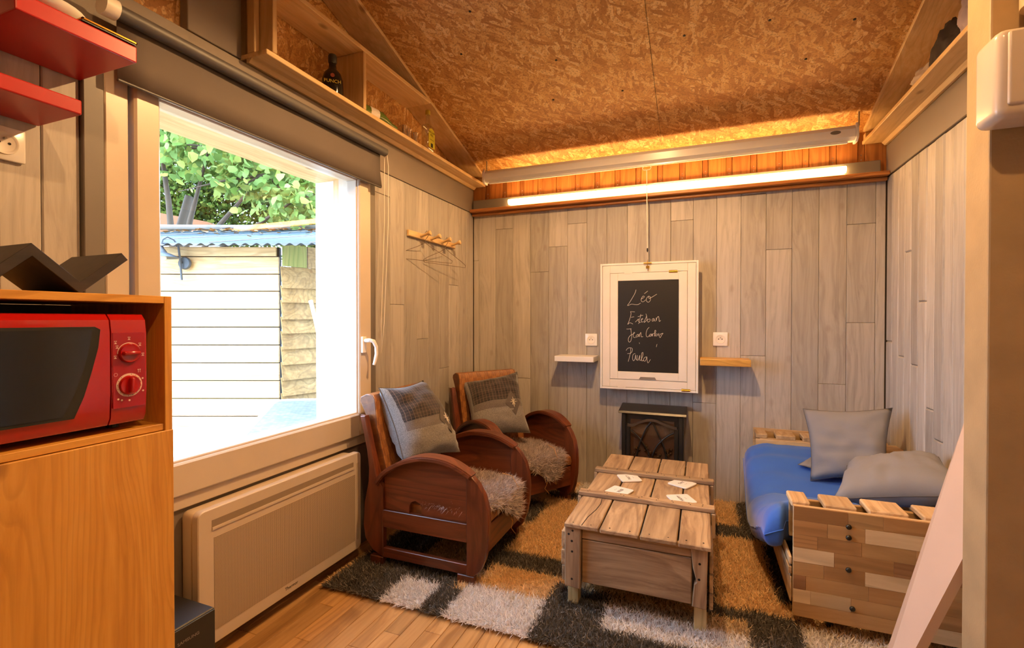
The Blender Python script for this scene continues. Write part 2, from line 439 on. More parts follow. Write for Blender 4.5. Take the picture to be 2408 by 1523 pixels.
# ---- wooden ledge shelves high on the side walls
def ledge(side):
    s = side
    def X(a, b): return (a, b) if s < 0 else (-b, -a)
    xw, xf, xo = (-1.573, -1.472, -1.638) if s < 0 else (.935, .82, .998)
    lo, hi = min(xo, xf), max(xo, xf)
    t = thing('ledge_shelf', 'open pine ledge shelf with uprights high on the wall above the window' if s < 0 else 'pine ledge shelf high on the right-hand wall, holding crumpled clothes', 'shelf', (xf, 2.0, 2.07), group='pine ledges under the sloping ceiling')
    y0 = 1.30 if s < 0 else .4
    box('bottom_board', M_pineY, (lo, hi, y0, 3.19, 2.084, 2.103), t, bev=.002)
    a, b = sorted((xw - .001 * s, xw - s * .028))
    MB().prism([(a, 2.067), (b, 2.067), (b, 2.074), (a if s > 0 else a, 2.083)] if False else ([(xw, 2.068), (xw - s * .012, 2.068), (xw - s * .026, 2.083), (xw, 2.083)]), 'Y', y0, 3.19).build('moulding', M_pineY, t)
    ys, ye = (.4, 3.17)
    def sl(z, y): return z + .315 * (3.2 - y)
    MB().prism([(3.17, sl(2.138, 3.17)), (.95, sl(2.138, .95)), (.95, sl(2.157, .95)), (3.17, sl(2.157, 3.17))], 'X', lo, hi, bev=.002).build('sloping_board', M_pineY, t)
    if s < 0:
        box('upper_board', M_pineY, (lo, hi, 1.0, 2.43, 2.372, 2.392), t, bev=.002)
        for yy in (1.327, 1.837):
            box('upright', M_pineZ, (lo, hi, yy, yy + .02, 2.104, 2.371 if yy > 1.5 else 2.66), t, bev=.002)
        box('upright', M_pineZ, (-1.573, -1.535, 1.302, 1.324, 2.104, 2.66), t, bev=.002)
        box('end_block', M_pineX, (-1.62, xf - .004, 3.15, 3.185, 2.104, 2.136), t, bev=.002)
    else:
        box('end_block', M_pineX, (xf + .004, .98, 3.15, 3.185, 2.104, 2.136), t, bev=.002)
    return t
ledge(-1); ledge(1)
hk = MB()
z0 = ceil_z(1.75)
hk.tube([(-.99 + .022 * math.cos(a) * 1.0, 1.75, z0 - .055 + .024 * math.sin(a)) for a in np.linspace(R(80), R(-190), 16)], .0032, 8)
hk.tube([(-.986, 1.75, z0 - .031), (-.986, 1.75, z0 + .005)], .0032, 8)
hk.lathe([(.009, z0 - .004), (.009, z0 - .001)], (-.986, 1.75, 0), 12)
tag(hk.build('ceiling_hook', M_steel, smooth=40), 'bent steel screw hook in the chipboard ceiling', 'hook')

# ---------------------------------------------------------------- window
win = bpy.data.objects.new('window_1', None); C.objects.link(win); win.location = (-1.6, 1.4, WZ0); struct(win)
def frame(name, x0, x1, y0, y1, z0, z1, wdt, mat, par, wb_=None, bev=.003):
    wb_ = wb_ or wdt
    m = MB()
    m.box(x0, x1, y0, y0 + wdt, z0, z1, bev=bev); m.box(x0, x1, y1 - wdt, y1, z0, z1, bev=bev)
    m.box(x0, x1, y0 + wdt - .001, y1 - wdt + .001, z0, z0 + wb_, bev=bev); m.box(x0, x1, y0 + wdt - .001, y1 - wdt + .001, z1 - wdt, z1, bev=bev)
    return m.build(name, mat, par)
frame('outer_frame', -1.66, -1.561, WY0, WY1, WZ0, WZ1, .06, M_pvc, win, .045)
frame('sash', -1.65, -1.545, .905, 1.965, .552, 1.87, .072, M_pvc, win, .108, bev=.006)
frame('sash_bead', -1.62, -1.558, .967, 1.903, .652, 1.808, .016, M_pvc, win)
box('glass_pane', M_glass, (-1.612, -1.608, .96, 1.91, .65, 1.815), win)
box('outer_sill', M_white, (-1.90, -1.662, WY0, WY1, .49, .515), win, bev=.004)
box('jamb_board', M_white, (-1.858, -1.74, 1.935, 1.999, .52, 1.9), win, bev=.002)
box('jamb_board', wood('jamb_wood', srgb('c09660'), srgb('d8b27c'), srgb('e6c898'), 'Z', .5, .8, .2, .1, .1), (-1.739, -1.70, 1.93, 1.999, .52, 1.9), win, bev=.002)
box('jamb_board', M_pvc, (-1.698, -1.661, 1.922, 1.999, .52, 1.9), win, bev=.002)
box('head_board', M_pineY, (-1.858, -1.662, WY0, WY1, 1.82, 1.9), win, bev=.002)
hd = MB().box(-1.545, -1.532, 1.90, 1.93, .955, 1.035, bev=.004, seg=2).build('handle_rose', M_white, win)
MB().tube([(-1.535, 1.915, 1.015), (-1.505, 1.917, 1.017), (-1.492, 1.93, 1.012), (-1.488, 1.945, .985), (-1.49, 1.95, .95), (-1.495, 1.945, .915), (-1.497, 1.938, .895)], [.010, .010, .010, .009, .009, .0085, .007], 10).build('window_handle', M_white, win, smooth=60)

# roller blind
bl = thing('roller_blind', 'dark taupe roller blind half let down over the window', 'blind', (-1.5, 1.4, 1.95))
MB().tube([(-1.503, .835, 1.968), (-1.503, 2.04, 1.968)], .021, 16).build('roller', M_blindr, bl, smooth=50)
MB().tube([(-1.503, .80, 1.968), (-1.503, .834, 1.968)], .027, 20).build('end_cap', M_whitem, bl, smooth=50, label='white plastic end cap of the roller')
fb = MB(); nseg = 14
prof = [(-1.519, 1.968), (-1.521, 1.94), (-1.520, 1.86), (-1.519, 1.792)]
g = [[fb.bm.verts.new((px + .002 * math.sin(j * .9), .845 + (2.022 - .845) * j / nseg + (0.012 if (j == nseg and k == 3) else 0), pz)) for j in range(nseg + 1)] for k, (px, pz) in enumerate(prof)]
for k in range(3):
    for j in range(nseg): fb.bm.faces.new((g[k][j], g[k][j + 1], g[k + 1][j + 1], g[k + 1][j]))
fo = fb.build('blind_fabric', M_blind, bl, smooth='all'); md = fo.modifiers.new('s', 'SOLIDIFY'); md.thickness = .0015
box('hem_bar', M_blindr, (-1.524, -1.515, .845, 2.03, 1.785, 1.792), bl, bev=.002)
ch = MB().tube([(-1.495, 2.045, 1.96), (-1.492, 2.053, 1.9), (-1.493, 2.051, 1.6), (-1.496, 2.02, 1.1), (-1.498, 2.0, .95), (-1.506, 2.01, 1.1), (-1.512, 2.045, 1.6), (-1.512, 2.047, 1.96)], .0016, 6)
ch.build('pull_chain', M_whitem, bl)

# ---------------------------------------------------------------- light batten + projection screen
bt = thing('batten_light', 'long lit light batten lying along the ledge over the back wall', 'light', (-.3, 3.17, 1.93))
box('housing', M_alu, (-1.56, .90, 3.166, 3.195, 1.917, 1.985), bt, bev=.003)
MB().tube([(-1.27, 3.146, 1.945), (.735, 3.146, 1.945)], .0185, 16).build('light_tube', M_tube, bt, smooth=50)
ps = thing('screen_case', 'white pull-down projection screen case hanging under the ceiling', 'screen', (-.32, 3.05, 2.15))
MB().prism([(3.005, 2.078), (3.028, 2.063), (3.058, 2.063), (3.062, 2.075), (3.062, 2.128), (3.045, 2.143), (3.015, 2.138), (3.003, 2.118)], 'X', -1.395, .745, bev=.0).build('case', M_white, ps)
for xx in (-1.409, .746):
    MB().prism([(2.998, 2.072), (3.02, 2.054), (3.066, 2.054), (3.068, 2.135), (3.06, 2.152), (3.01, 2.15), (2.997, 2.122)], 'X', xx, xx + .013, bev=.002).build('end_cap', M_white, ps)
    MB().tube([(xx + .02, 3.035, 2.14), (xx + .02, 3.035, ceil_z(3.035) + .002)], .004, 8).build('hanger', M_steel, ps)
box('bottom_bar', M_white, (-1.37, .715, 3.02, 3.034, 2.050, 2.0625), ps, bev=.003)
MB().lathe([(.0005, -.001), (.02, -.001), (.02, 0)], (0, 0, 0), 24, 'Y').xf(Matrix.Translation((.655, 3.0035, 2.107)) @ Matrix.Diagonal((1.2, 1, .5, 1))).build('badge', M_grey, ps, label='oval grey badge')
pg = MB()
cx = -.316
pg.tube([(cx - .018, 3.027, 2.052), (cx - .026, 3.027, 2.04), (cx - .02, 3.027, 2.03), (cx, 3.027, 2.028), (cx + .02, 3.027, 2.03), (cx + .026, 3.027, 2.042), (cx + .018, 3.027, 2.052)], .0022, 6)
pg.build('pull_loop', M_white, ps)
MB().tube([(cx, 3.027, 2.03), (cx + .001, 3.04, 1.8), (cx + .002, 3.06, 1.545)], .0026, 6).build('pull_cord', M_whitem, ps)
MB().lathe([(.001, 1.532), (.005, 1.54), (.004, 1.556), (.001, 1.56)], (cx + .002, 3.06, 0), 10).build('cord_weight', M_dark, ps)
MB().tube([(cx + .002, 3.06, 1.533), (cx + .003, 3.085, 1.492)], .001, 5).build('loop', M_whitem, ps)

# ---------------------------------------------------------------- fold-down desk cabinet with chalkboard
cb = thing('chalkboard_cabinet', 'cream wall cabinet with a blackboard door listing four chalked first names', 'cabinet', (-.32, 3.2, .67))
box('cabinet_body', M_white, (-.600, -.032, 3.116, 3.199, .684, 1.462), cb, bev=.002)
def zframe(name, x0, x1, z0, z1, y0, y1, wd, mat, par, bev=.002):
    m = MB(); m.box(x0, x0 + wd, y0, y1, z0, z1, bev=bev); m.box(x1 - wd, x1, y0, y1, z0, z1, bev=bev)
    m.box(x0 + wd, x1 - wd, y0, y1, z0, z0 + wd, bev=bev); m.box(x0 + wd, x1 - wd, y0, y1, z1 - wd, z1, bev=bev)
    return m.build(name, mat, par)
zframe('rim', -.613, -.019, .672, 1.476, 3.100, 3.1155, .013, M_white, cb)
dk = zframe('desk_flap', -.598, -.034, .687, 1.461, 3.102, 3.1155, .0475, M_whitem, cb)
zframe('inner_door', -.549, -.083, .738, 1.412, 3.1005, 3.1155, .049, M_whitem, cb)
box('blackboard', M_black, (-.499, -.133, 3.105, 3.1155, .788, 1.362), cb)
for nm, x0, x1, z in (('hinge', -.19, -.14, 1.4125), ('hinge', -.115, -.065, .6865)):
    MB().tube([(x0, 3.0985, z), (x1, 3.0985, z)], .0035, 8).box(x0, x1, 3.099, 3.1, z - .008, z + .008).build(nm, M_brass, cb, label='brass hinge')
for x0, x1, z in ((-.46, -.41, 1.4125), (-.50, -.45, .6865)):
    box('hinge', M_whitem, (x0, x1, 3.0985, 3.0999, z - .007, z + .007), cb)
MB().prism([(-.368, .742), (-.262, .742), (-.272, .757), (-.358, .757)], 'Y', 3.0985, 3.1).build('finger_slot', M_taupe, cb)
lt = MB().box(-.335, -.297, 3.094, 3.0995, 1.466, 1.474).box(-.326, -.306, 3.093, 3.0995, 1.436, 1.452).tube([(-.34, 3.092, 1.469), (-.292, 3.092, 1.469)], .004, 8).tube([(-.316, 3.09, 1.486), (-.318, 3.09, 1.466), (-.312, 3.09, 1.43), (-.314, 3.092, 1.42)], .0025, 6)
lt.build('latch', M_brass, cb, label='brass latch')
S = [[(320,180),(300,240),(240,340),(200,400),(180,425),(200,425),(250,405),(300,415),(350,415),(395,390)], [(400,330),(440,310),(455,290),(430,285),(405,330),(410,365),(440,370),(480,340)], [(455,245),(510,205)],
 [(520,285),(490,320),(490,360),(520,380),(550,350),(550,300),(525,285),(530,320),(580,300),(655,255)],
 [(300,530),(230,525),(240,550),(225,620),(200,690),(185,725),(220,700),(270,720)], [(240,615),(290,605)], [(310,690),(350,650),(365,640),(355,670),(375,690),(360,715)], [(400,565),(385,630),(375,690),(400,690)], [(350,605),(435,580)],
 [(405,660),(430,640),(420,630),(405,660),(415,690),(440,680)], [(480,560),(490,600),(450,690),(475,680),(500,650)], [(490,580),(500,640),(515,690),(545,670),(545,640),(505,650)], [(600,630),(580,650),(585,675),(605,665),(610,630),(620,670),(635,670)],
 [(645,620),(645,670),(655,630),(680,600),(690,640),(695,680),(718,660)],
 [(165,800),(200,800),(245,795)], [(235,795),(245,860),(250,930),(235,990),(210,1005),(195,980),(200,940),(230,900),(275,880)], [(275,880),(300,860),(290,850),(275,880),(285,930),(315,930)], [(355,880),(325,900),(325,925),(350,915),(360,880),(365,920)],
 [(380,870),(378,920),(385,880),(400,850),(405,880),(408,920),(435,915)], [(535,770),(505,800),(485,860),(490,910),(515,920),(540,890)], [(560,870),(540,890),(545,915),(560,900),(570,870),(575,910)], [(585,870),(585,910),(595,870),(610,865)],
 [(615,910),(635,850),(640,820),(625,820),(620,870),(635,910)], [(650,870),(640,890),(655,905),(670,880),(655,868)], [(690,860),(680,890),(700,890),(720,870),(755,860),(730,890),(710,930),(690,900)], [(375,1010),(380,1030)], [(660,1030),(648,1075)],
 [(230,1100),(235,1160),(215,1240),(195,1315)], [(160,1140),(185,1105),(230,1095),(262,1110),(255,1160),(220,1185),(180,1190)], [(310,1185),(275,1200),(265,1260),(280,1300),(305,1270),(315,1200),(320,1260),(335,1290)], [(345,1210),(340,1270),(355,1290),(375,1240),(385,1210),(380,1280),(400,1290)],
 [(400,1290),(430,1220),(435,1165),(415,1180),(410,1250),(420,1300),(445,1280)], [(490,1230),(455,1250),(445,1290),(470,1300),(490,1260),(498,1230),(505,1300),(520,1325),(555,1270)]]
def smooth_path(p, n=4):
    out = []
    for i in range(len(p) - 1):
        p0, p1, p2, p3 = (Vector(p[max(i - 1, 0)]), Vector(p[i]), Vector(p[i + 1]), Vector(p[min(i + 2, len(p) - 1)]))
        for k in range(n):
            t = k / n
            out.append(.5 * ((2 * p1) + (p2 - p0) * t + (2 * p0 - 5 * p1 + 4 * p2 - p3) * t * t + (3 * p1 - p0 - 3 * p2 + p3) * t ** 3))
    out.append(Vector(p[-1])); return out
WORDS = [(0, 4, 'Léo'), (4, 14, 'Esteban'), (14, 19, 'Jean'), (19, 25, 'Carlos'), (25, 27, None), (27, 33, 'Paula')]
for a_, b__, wd in WORDS:
  cw = MB()
  for st in S[a_:b__]:
    cw.tube([(-.499 + (q.x - 24) / 970 * .366, 3.1046, 1.362 - (q.y - 40) / 1430 * .574) for q in smooth_path(st, 3)], .00115, 5)
  cw.build('chalk_word' if wd else 'chalk_smudge', M_chalk, cb, label='white chalk handwriting reading ' + wd if wd else None)
  if not wd: bpy.data.objects['chalk_smudge']['kind'] = 'stuff'

# ---------------------------------------------------------------- sockets, little shelves
def socket(x, z, label, loc_left=False, s=.041):
    t = thing('wall_socket', label, 'socket', (x, 3.2, z) if not loc_left else (XL, x, z))
    m1 = MB().box(-s, s, -.010, -.0005, -s, s, bev=.005, seg=2)
    m2 = MB().lathe([(.0, -.0102), (.02, -.0105), (.0215, -.011), (.024, -.0125), (.027, -.0125), (.0275, -.0100)], n=28, axis='Y')
    m3 = MB()
    for dx in (-.0095, .0095): m3.lathe([(.0003, -.0108), (.0030, -.0112), (.0032, -.0100)], (dx, 0, 0), 10, 'Y')
    m4 = MB().lathe([(.0003, -.019), (.0024, -.019), (.0028, -.0105)], (0, 0, .0105), 10, 'Y')
    rot = Matrix.Rotation(R(-90 if False else 90), 4, 'Z') if loc_left else Matrix.Identity(4)
    for m, nm, mt in ((m1, 'face_plate', M_white), (m2, 'socket_well', M_whitem), (m3, 'pin_holes', M_dark), (m4, 'earth_pin', M_steel)):
        m.xf(rot).build(nm, mt, t, local=True, smooth=40)
socket(-.692, .982, 'square white wall socket left of the chalkboard cabinet')
socket(.105, .998, 'square white wall socket right of the chalkboard cabinet', s=.042)
socket(.628, 1.545, 'square white wall socket at the left edge under the red shelves', True)
def wallshelf(name, b, mat, label, grp=None, bev=.003):
    return tag(box(name, mat, b, bev=bev, seg=2), label, 'shelf', grp)
wallshelf('floating_shelf', (-.905, -.645, 3.045, 3.199, .842, .878), M_white, 'small white floating shelf left of the chalkboard cabinet')
wallshelf('floating_shelf', (.006 - .016, .262, 3.045, 3.199, .846, .886), wood('yellow_pine_shelf', srgb('b9873f'), srgb('d3a252'), srgb('e0b568'), 'X', .4, .9, .3, .0, .1), 'small yellow pine floating shelf right of the chalkboard cabinet')
wallshelf('floating_shelf', (-1.573, -1.33, .553, .785, 1.766, 1.806), M_red, 'upper red floating shelf in the top left corner')
wallshelf('floating_shelf', (-1.573, -1.388, .10, .697, 1.610, 1.645), M_red, 'lower red floating shelf above the wall socket')
# things on the red shelf
tr = thing('tray', 'flat black tray with a gold rim on the upper red shelf', 'tray', (-1.4, .72, 1.807))
box('tray_base', M_black, (-1.50, -1.328, .668, .782, 1.807, 1.811), tr, bev=.001)
m = MB(); m.box(-1.332, -1.326, .668, .784, 1.811, 1.816, bev=.001); m.box(-1.50, -1.326, .780, .784, 1.811, 1.816, bev=.001); m.box(-1.50, -1.326, .668, .672, 1.811, 1.816, bev=.001)
m.build('tray_rim', M_gold, tr)
tag(MB().lathe([(.02, 1.807), (.055, 1.809), (.085, 1.822), (.09, 1.835), (.086, 1.834), (.054, 1.814), (.001, 1.812)], (-1.425, .628, 0), 32).xf(Matrix.Identity(4)).build('dish', M_white, smooth=50), 'shallow white dish on the upper red shelf', 'dish')

# peg rack and hangers
pr = thing('peg_rack', 'small pine peg rack with four round pegs on the left wall', 'coat rack', (XL, 2.6, 1.615))
bk = MB().prism([(2.335, 1.597), (2.89, 1.597), (2.89, 1.632), (2.335, 1.632)], 'X', XL + .0005, XL + .018, bev=.003).build('back_bar', M_pineY, pr)
for yy in (2.455, 2.57, 2.70, 2.83):
    MB().lathe([(.008, 0), (.008, .045), (.011, .052), (.015, .062), (.014, .070), (.006, .073)], n=16, axis='X').xf(Matrix.Translation((XL + .018, yy, 1.612)) @ Matrix.Rotation(R(-14), 4, 'Y')).build('peg', M_pineX, pr, smooth=40)
def hanger(loc, rz, label, tilt=0):
    p = [(0, 0, 0), (.001, .012, .012), (.0, .022, .004), (0, .024, -.012), (0, .012, -.03), (0, 0, -.042), (0, 0, -.06)]
    m = MB().tube([tuple(q) for q in p], .0016, 6)
    m.tube([(0, 0, -.06), (0, .05, -.085), (0, .16, -.13), (0, .20, -.15), (0, .195, -.165), (0, .10, -.165), (0, -.10, -.165), (0, -.195, -.165), (0, -.20, -.15), (0, -.16, -.13), (0, -.05, -.085)], .0016, 6, closed=True)
    M = Matrix.Rotation(R(tilt), 4, 'X') @ Matrix.Rotation(rz, 4, 'Z')
    m.xf(M)
    o = m.build('wire_hanger', M_steelw, local=True); o.location = loc
    return tag(o, label, 'hanger')
M_steelw = plain('thin_wire', srgb('6a5648'), .45, metal=.4)
hanger((XL + .052, 2.45, 1.630), R(-24), 'thin wire hanger hanging from the peg nearest the window')
hanger((XL + .052, 2.695, 1.630), R(-12), 'pale wire hanger hanging from the third peg of the rack', 0)
# ---------------------------------------------------------------- microwave cabinet, microwave
kc = thing('kitchen_cabinet', 'tall orange pine cabinet holding the red microwave', 'cabinet', (-1.37, .48, 0))
CY0, CY1 = .20, .768
M_cabZ = wood('orange_pine_z', srgb('be7f32'), srgb('d99d44'), srgb('e6b058'), 'Z', .38, .8, .7, .05, .1, knotcol=srgb('7a4616'), ring=.28, rings=26)
M_cabY = wood('orange_pine_y', srgb('be7f32'), srgb('d99d44'), srgb('e6b058'), 'Y', .38, .75, .5, .05, .1, knotcol=srgb('7a4616'))
box('side_panel', M_cabZ, (-1.555, -1.18, CY1 - .017, CY1, .0, 1.174), kc, bev=.001)
box('side_panel', M_cabZ, (-1.555, -1.18, CY0, CY0 + .017, .0, 1.174), kc, bev=.001)
box('top_board', M_cabY, (-1.555, -1.18, CY0 + .0175, CY1 - .0175, 1.157, 1.174), kc, bev=.001)
box('shelf_board', M_cabY, (-1.555, -1.184, CY0 + .0175, CY1 - .0175, .858, .873), kc, bev=.001)
box('back_panel', M_grey, (-1.555, -1.550, CY0 + .0175, CY1 - .0175, .02, 1.156), kc)
box('door', M_cabZ, (-1.199, -1.178, CY0, CY1 + .001, .02, .8565), kc, bev=.0015)
mw = thing('microwave_oven', 'glossy red microwave oven with two dials in the pine cabinet', 'microwave', (-1.35, .49, .874))
M_mwred = plain('glossy_red_enamel', srgb('ad0f0d'), .18, coat=.6)
M_mwpan = plain('crimson_control_panel', srgb('9c1a26'), .3)
M_dglass = plain('dark_oven_glass', srgb('22242a'), .12)
box('casing', M_mwred, (-1.53, -1.215, .272, .710, .886, 1.130), mw, bev=.006, seg=2)
for xx in (-1.5, -1.25):
    for yy in (.3, .68): MB().lathe([(.012, .8745), (.010, .886)], (xx, yy, 0), 12).build('foot', M_black, mw)
dpr = [(-1.214, .890), (-1.196, .890), (-1.188, .905), (-1.184, .96), (-1.184, 1.09), (-1.188, 1.118), (-1.20, 1.131), (-1.214, 1.131)]
# door with an opening whose far edge slants
dm = MB()
dm.prism([(p[0], p[1]) for p in dpr], 'Y', .268, .6405)
dm.build('oven_door', M_mwred, mw, smooth=30)
gp = [(.30, .918), (.575, .918), (.592, .96), (.606, 1.01), (.618, 1.06), (.622, 1.098), (.612, 1.104), (.30, 1.104)]
MB().prism(gp, 'X', -1.1845, -1.1815).build('door_window_border', M_dark, mw)
gi = [(.30, .924), (.556, .924), (.573, .96), (.590, 1.01), (.602, 1.06), (.607, 1.098), (.30, 1.098)]
MB().prism(gi, 'X', -1.1815, -1.1808).build('door_window', M_dglass, mw)
MB().prism([(p[0], p[1]) for p in dpr], 'Y', .6435, .713).build('control_housing', M_mwred, mw, smooth=30)
MB().prism([(.6455, .925), (.710, .925), (.710, 1.09), (.6455, 1.09)], 'X', -1.184, -1.1832).build('control_panel', M_mwpan, mw)
M_print = plain('pale_print', srgb('e9c9bf'), .6)
def arc_strip(cy, cz, r, w_, a0, a1, n=30, x=-1.1826):
    m = MB(); v = []
    for i in range(n + 1):
        a = a0 + (a1 - a0) * i / n
        v.append((m.bm.verts.new((x, cy + (r - w_) * math.sin(a), cz + (r - w_) * math.cos(a))), m.bm.verts.new((x, cy + r * math.sin(a), cz + r * math.cos(a)))))
    for p, q in zip(v, v[1:]): m.bm.faces.new((p[0], q[0], q[1], p[1]))
    return m
arc_strip(.677, 1.045, .0235, .0016, R(-92), R(88)).build('power_scale', M_print, mw)
arc_strip(.677, .974, .026, .0045, 0, R(359.9), 40).build('timer_scale', M_print, mw)
ti = MB()
for i in range(15):
    a = R(10 + 22 * i); ti.box(-1.1824, -1.1822, .677 + .0238 * math.sin(a) - .0004, .677 + .0238 * math.sin(a) + .0004, .974 + .0238 * math.cos(a) - .0009, .974 + .0238 * math.cos(a) + .0009)
ti.build('timer_marks', M_dark, mw)
ic = MB()
for (dy, dz, s) in ((-.026, .062 + .971, 0), ):
    pass
def dot(m, y, z, r=.0017): m.lathe([(r, 0), (r * .9, .0003)], (0, 0, 0), 10, 'X') if False else m.prism([(y + r * math.cos(a), z + r * math.sin(a)) for a in np.linspace(0, 2 * math.pi, 10, endpoint=False)], 'X', -1.1830, -1.1825)
for y, z in ((.704, .986), (.705, .958), (.655, .945), (.662, .942), (.677, .940)): dot(ic, y, z, .0021)
for y, z in ((.6505, 1.069), (.6535, 1.059), (.677, 1.077), (.699, 1.063), (.705, 1.040), (.650, 1.037)):
    ic.prism([(y - .003, z - .003), (y + .003, z - .003), (y, z + .0005)], 'X', -1.1830, -1.1825)
    for q in (-.002, 0, .002): ic.box(-1.183, -1.1825, y + q - .0004, y + q + .0004, z + .001, z + .004)
for y in (.695, .699): ic.box(-1.183, -1.1825, y - .0004, y + .0004, 1.000, 1.006); dot(ic, y, 1.0065, .0013)
ic.build('panel_symbols', M_print, mw)['kind'] = 'stuff'
arc_strip(.6505, .999, .0038, .0007, 0, R(359.9), 18).build('clock_symbol', M_print, mw)
for cz, ang in ((1.045, 0), (.974, R(86))):
    k = MB().lathe([(.0215, -1.1832), (.0215, -1.179), (.0195, -1.1765), (.016, -1.1775), (.0001, -1.1775)], (0, .677, cz), 32, 'X').build('dial', M_mwred, mw, smooth=50)
    gr = MB().box(-.0065, .0065, -.0165, .0165, -.0042, .0042, bev=.003, seg=2).xf(Matrix.Translation((-1.1745, .677, cz)) @ Matrix.Rotation(ang, 4, 'X'))
    gr.build('dial_grip', M_mwred, k, smooth=50)
# zigzag shelf standing on the cabinet
zc = [(.245, 1.256), (.315, 1.187), (.388, 1.256), (.462, 1.187), (.535, 1.258), (.614, 1.187), (.700, 1.264)]
def ribbon(c, th):
    up, dn = [], []
    for i, p in enumerate(c):
        p = Vector(p); a = (p - Vector(c[i - 1])).normalized() if i else None; b = (Vector(c[i + 1]) - p).normalized() if i < len(c) - 1 else None
        if a is None: n = Vector((-b.y, b.x)); k = 1
        elif b is None: n = Vector((-a.y, a.x)); k = 1
        else:
            n = Vector((-(a + b).y, (a + b).x)).normalized(); k = 1 / max(.3, n.dot(Vector((-a.y, a.x))))
        up.append(p + n * th / 2 * k); dn.append(p - n * th / 2 * k)
    return up + dn[::-1]
rp = [(p.x, max(p.y, 1.1745)) for p in ribbon(zc, .019)]
tag(MB().prism(rp, 'X', -1.43, -1.235, bev=.0008).build('zigzag_shelf', wood('dark_stained', srgb('1c1512'), srgb('2b211c'), srgb('362a24'), 'Y', .45, .8, 0, 0, .1)), 'black-brown zigzag shelf standing on top of the pine cabinet', 'shelf')
# subwoofer
sb = thing('subwoofer', 'black box-shaped subwoofer on the floor beside the pine cabinet', 'speaker', (-1.43, .87, 0))
box('cabinet_box', M_black, (-1.545, -1.302, .782, .962, .012, .292), sb, bev=.003)
box('front_baffle', M_black, (-1.302, -1.298, .784, .960, .014, .288), sb, bev=.001)
for xx in (-1.52, -1.33):
    for yy in (.80, .945): MB().lathe([(.01, 0), (.01, .012)], (xx, yy, 0), 10).build('foot', M_dark, sb)
text('brand_lettering', 'SAMSUNG', .0115, M_alu, basis((-1.2975, .883, .249), (0, 1, 0), (0, 0, 1)), sb, .0003, sx=1.15, label='small silver lettering reading SAMSUNG')

# ---------------------------------------------------------------- panel heater
M_heat = plain('cream_heater', srgb('cbb9a3'), .38)
ht = thing('panel_heater', 'wide cream electric panel heater under the window', 'heater', (-1.52, 1.42, .05))
box('back_box', M_heat, (-1.568, -1.502, 1.04, 1.80, .075, .50), ht, bev=.02, seg=3, smooth=True)
def rrect(y0, y1, z0, z1, r, n=5):
    out = []
    for cy, cz, a0 in ((y1 - r, z0 + r, -90), (y1 - r, z1 - r, 0), (y0 + r, z1 - r, 90), (y0 + r, z0 + r, 180)):
        for i in range(n + 1):
            a = R(a0 + 90 * i / n); out.append((cy + r * math.cos(a), cz + r * math.sin(a)))
    return out
MB().prism(rrect(1.032, 1.807, .064, .508, .022), 'X', -1.500, -1.470, bev=.003).build('front_panel', M_heat, ht, smooth=40)
m, t, b = newmat('perforated_grille')
v, _ = coords(t, False); sp = t.nodes.new('ShaderNodeSeparateXYZ'); t.links.new(v, sp.inputs[0])
k_ = 2 * math.pi / .0062
a = math_(t, 'SINE', math_(t, 'MULTIPLY', math_(t, 'ADD', sp.outputs[1], sp.outputs[2]), k_ * .7071))
c = math_(t, 'SINE', math_(t, 'MULTIPLY', math_(t, 'SUBTRACT', sp.outputs[1], sp.outputs[2]), k_ * .7071))
pm = math_(t, 'MULTIPLY', a, c)
msk = ramp(t, [(.10, (0, 0, 0, 1)), (.28, (1, 1, 1, 1))], pm)
t.links.new(mixc(t, msk, srgb('bfa98e'), srgb('5c4735')), b.inputs['Base Color']); b.inputs['Roughness'].default_value = .45
MB().prism([(1.085, .108), (1.765, .108), (1.765, .412), (1.085, .412)], 'X', -1.4702, -1.4688).build('grille', m, ht)
MB().prism([(1.078, .438), (1.755, .438), (1.755, .470), (1.078, .470)], 'X', -1.4702, -1.4690).build('air_outlet', plain('outlet_shadow', srgb('8d7a63'), .6), ht)
MB().prism([(1.078, .438), (1.755, .438), (1.755, .449), (1.078, .447)], 'X', -1.4690, -1.4660).build('outlet_louvre', M_heat, ht)
MB().prism([(1.775, .108), (1.79, .108), (1.79, .46), (1.775, .46)], 'X', -1.4702, -1.4692).build('side_groove', plain('groove', srgb('b8a388'), .5), ht)
text('brand_lettering', 'Thermor', .017, M_dark, basis((-1.4695, 1.40, .091), (0, 1, 0), (0, 0, 1)), ht, .0002, label='tiny dark lettering reading Thermor')

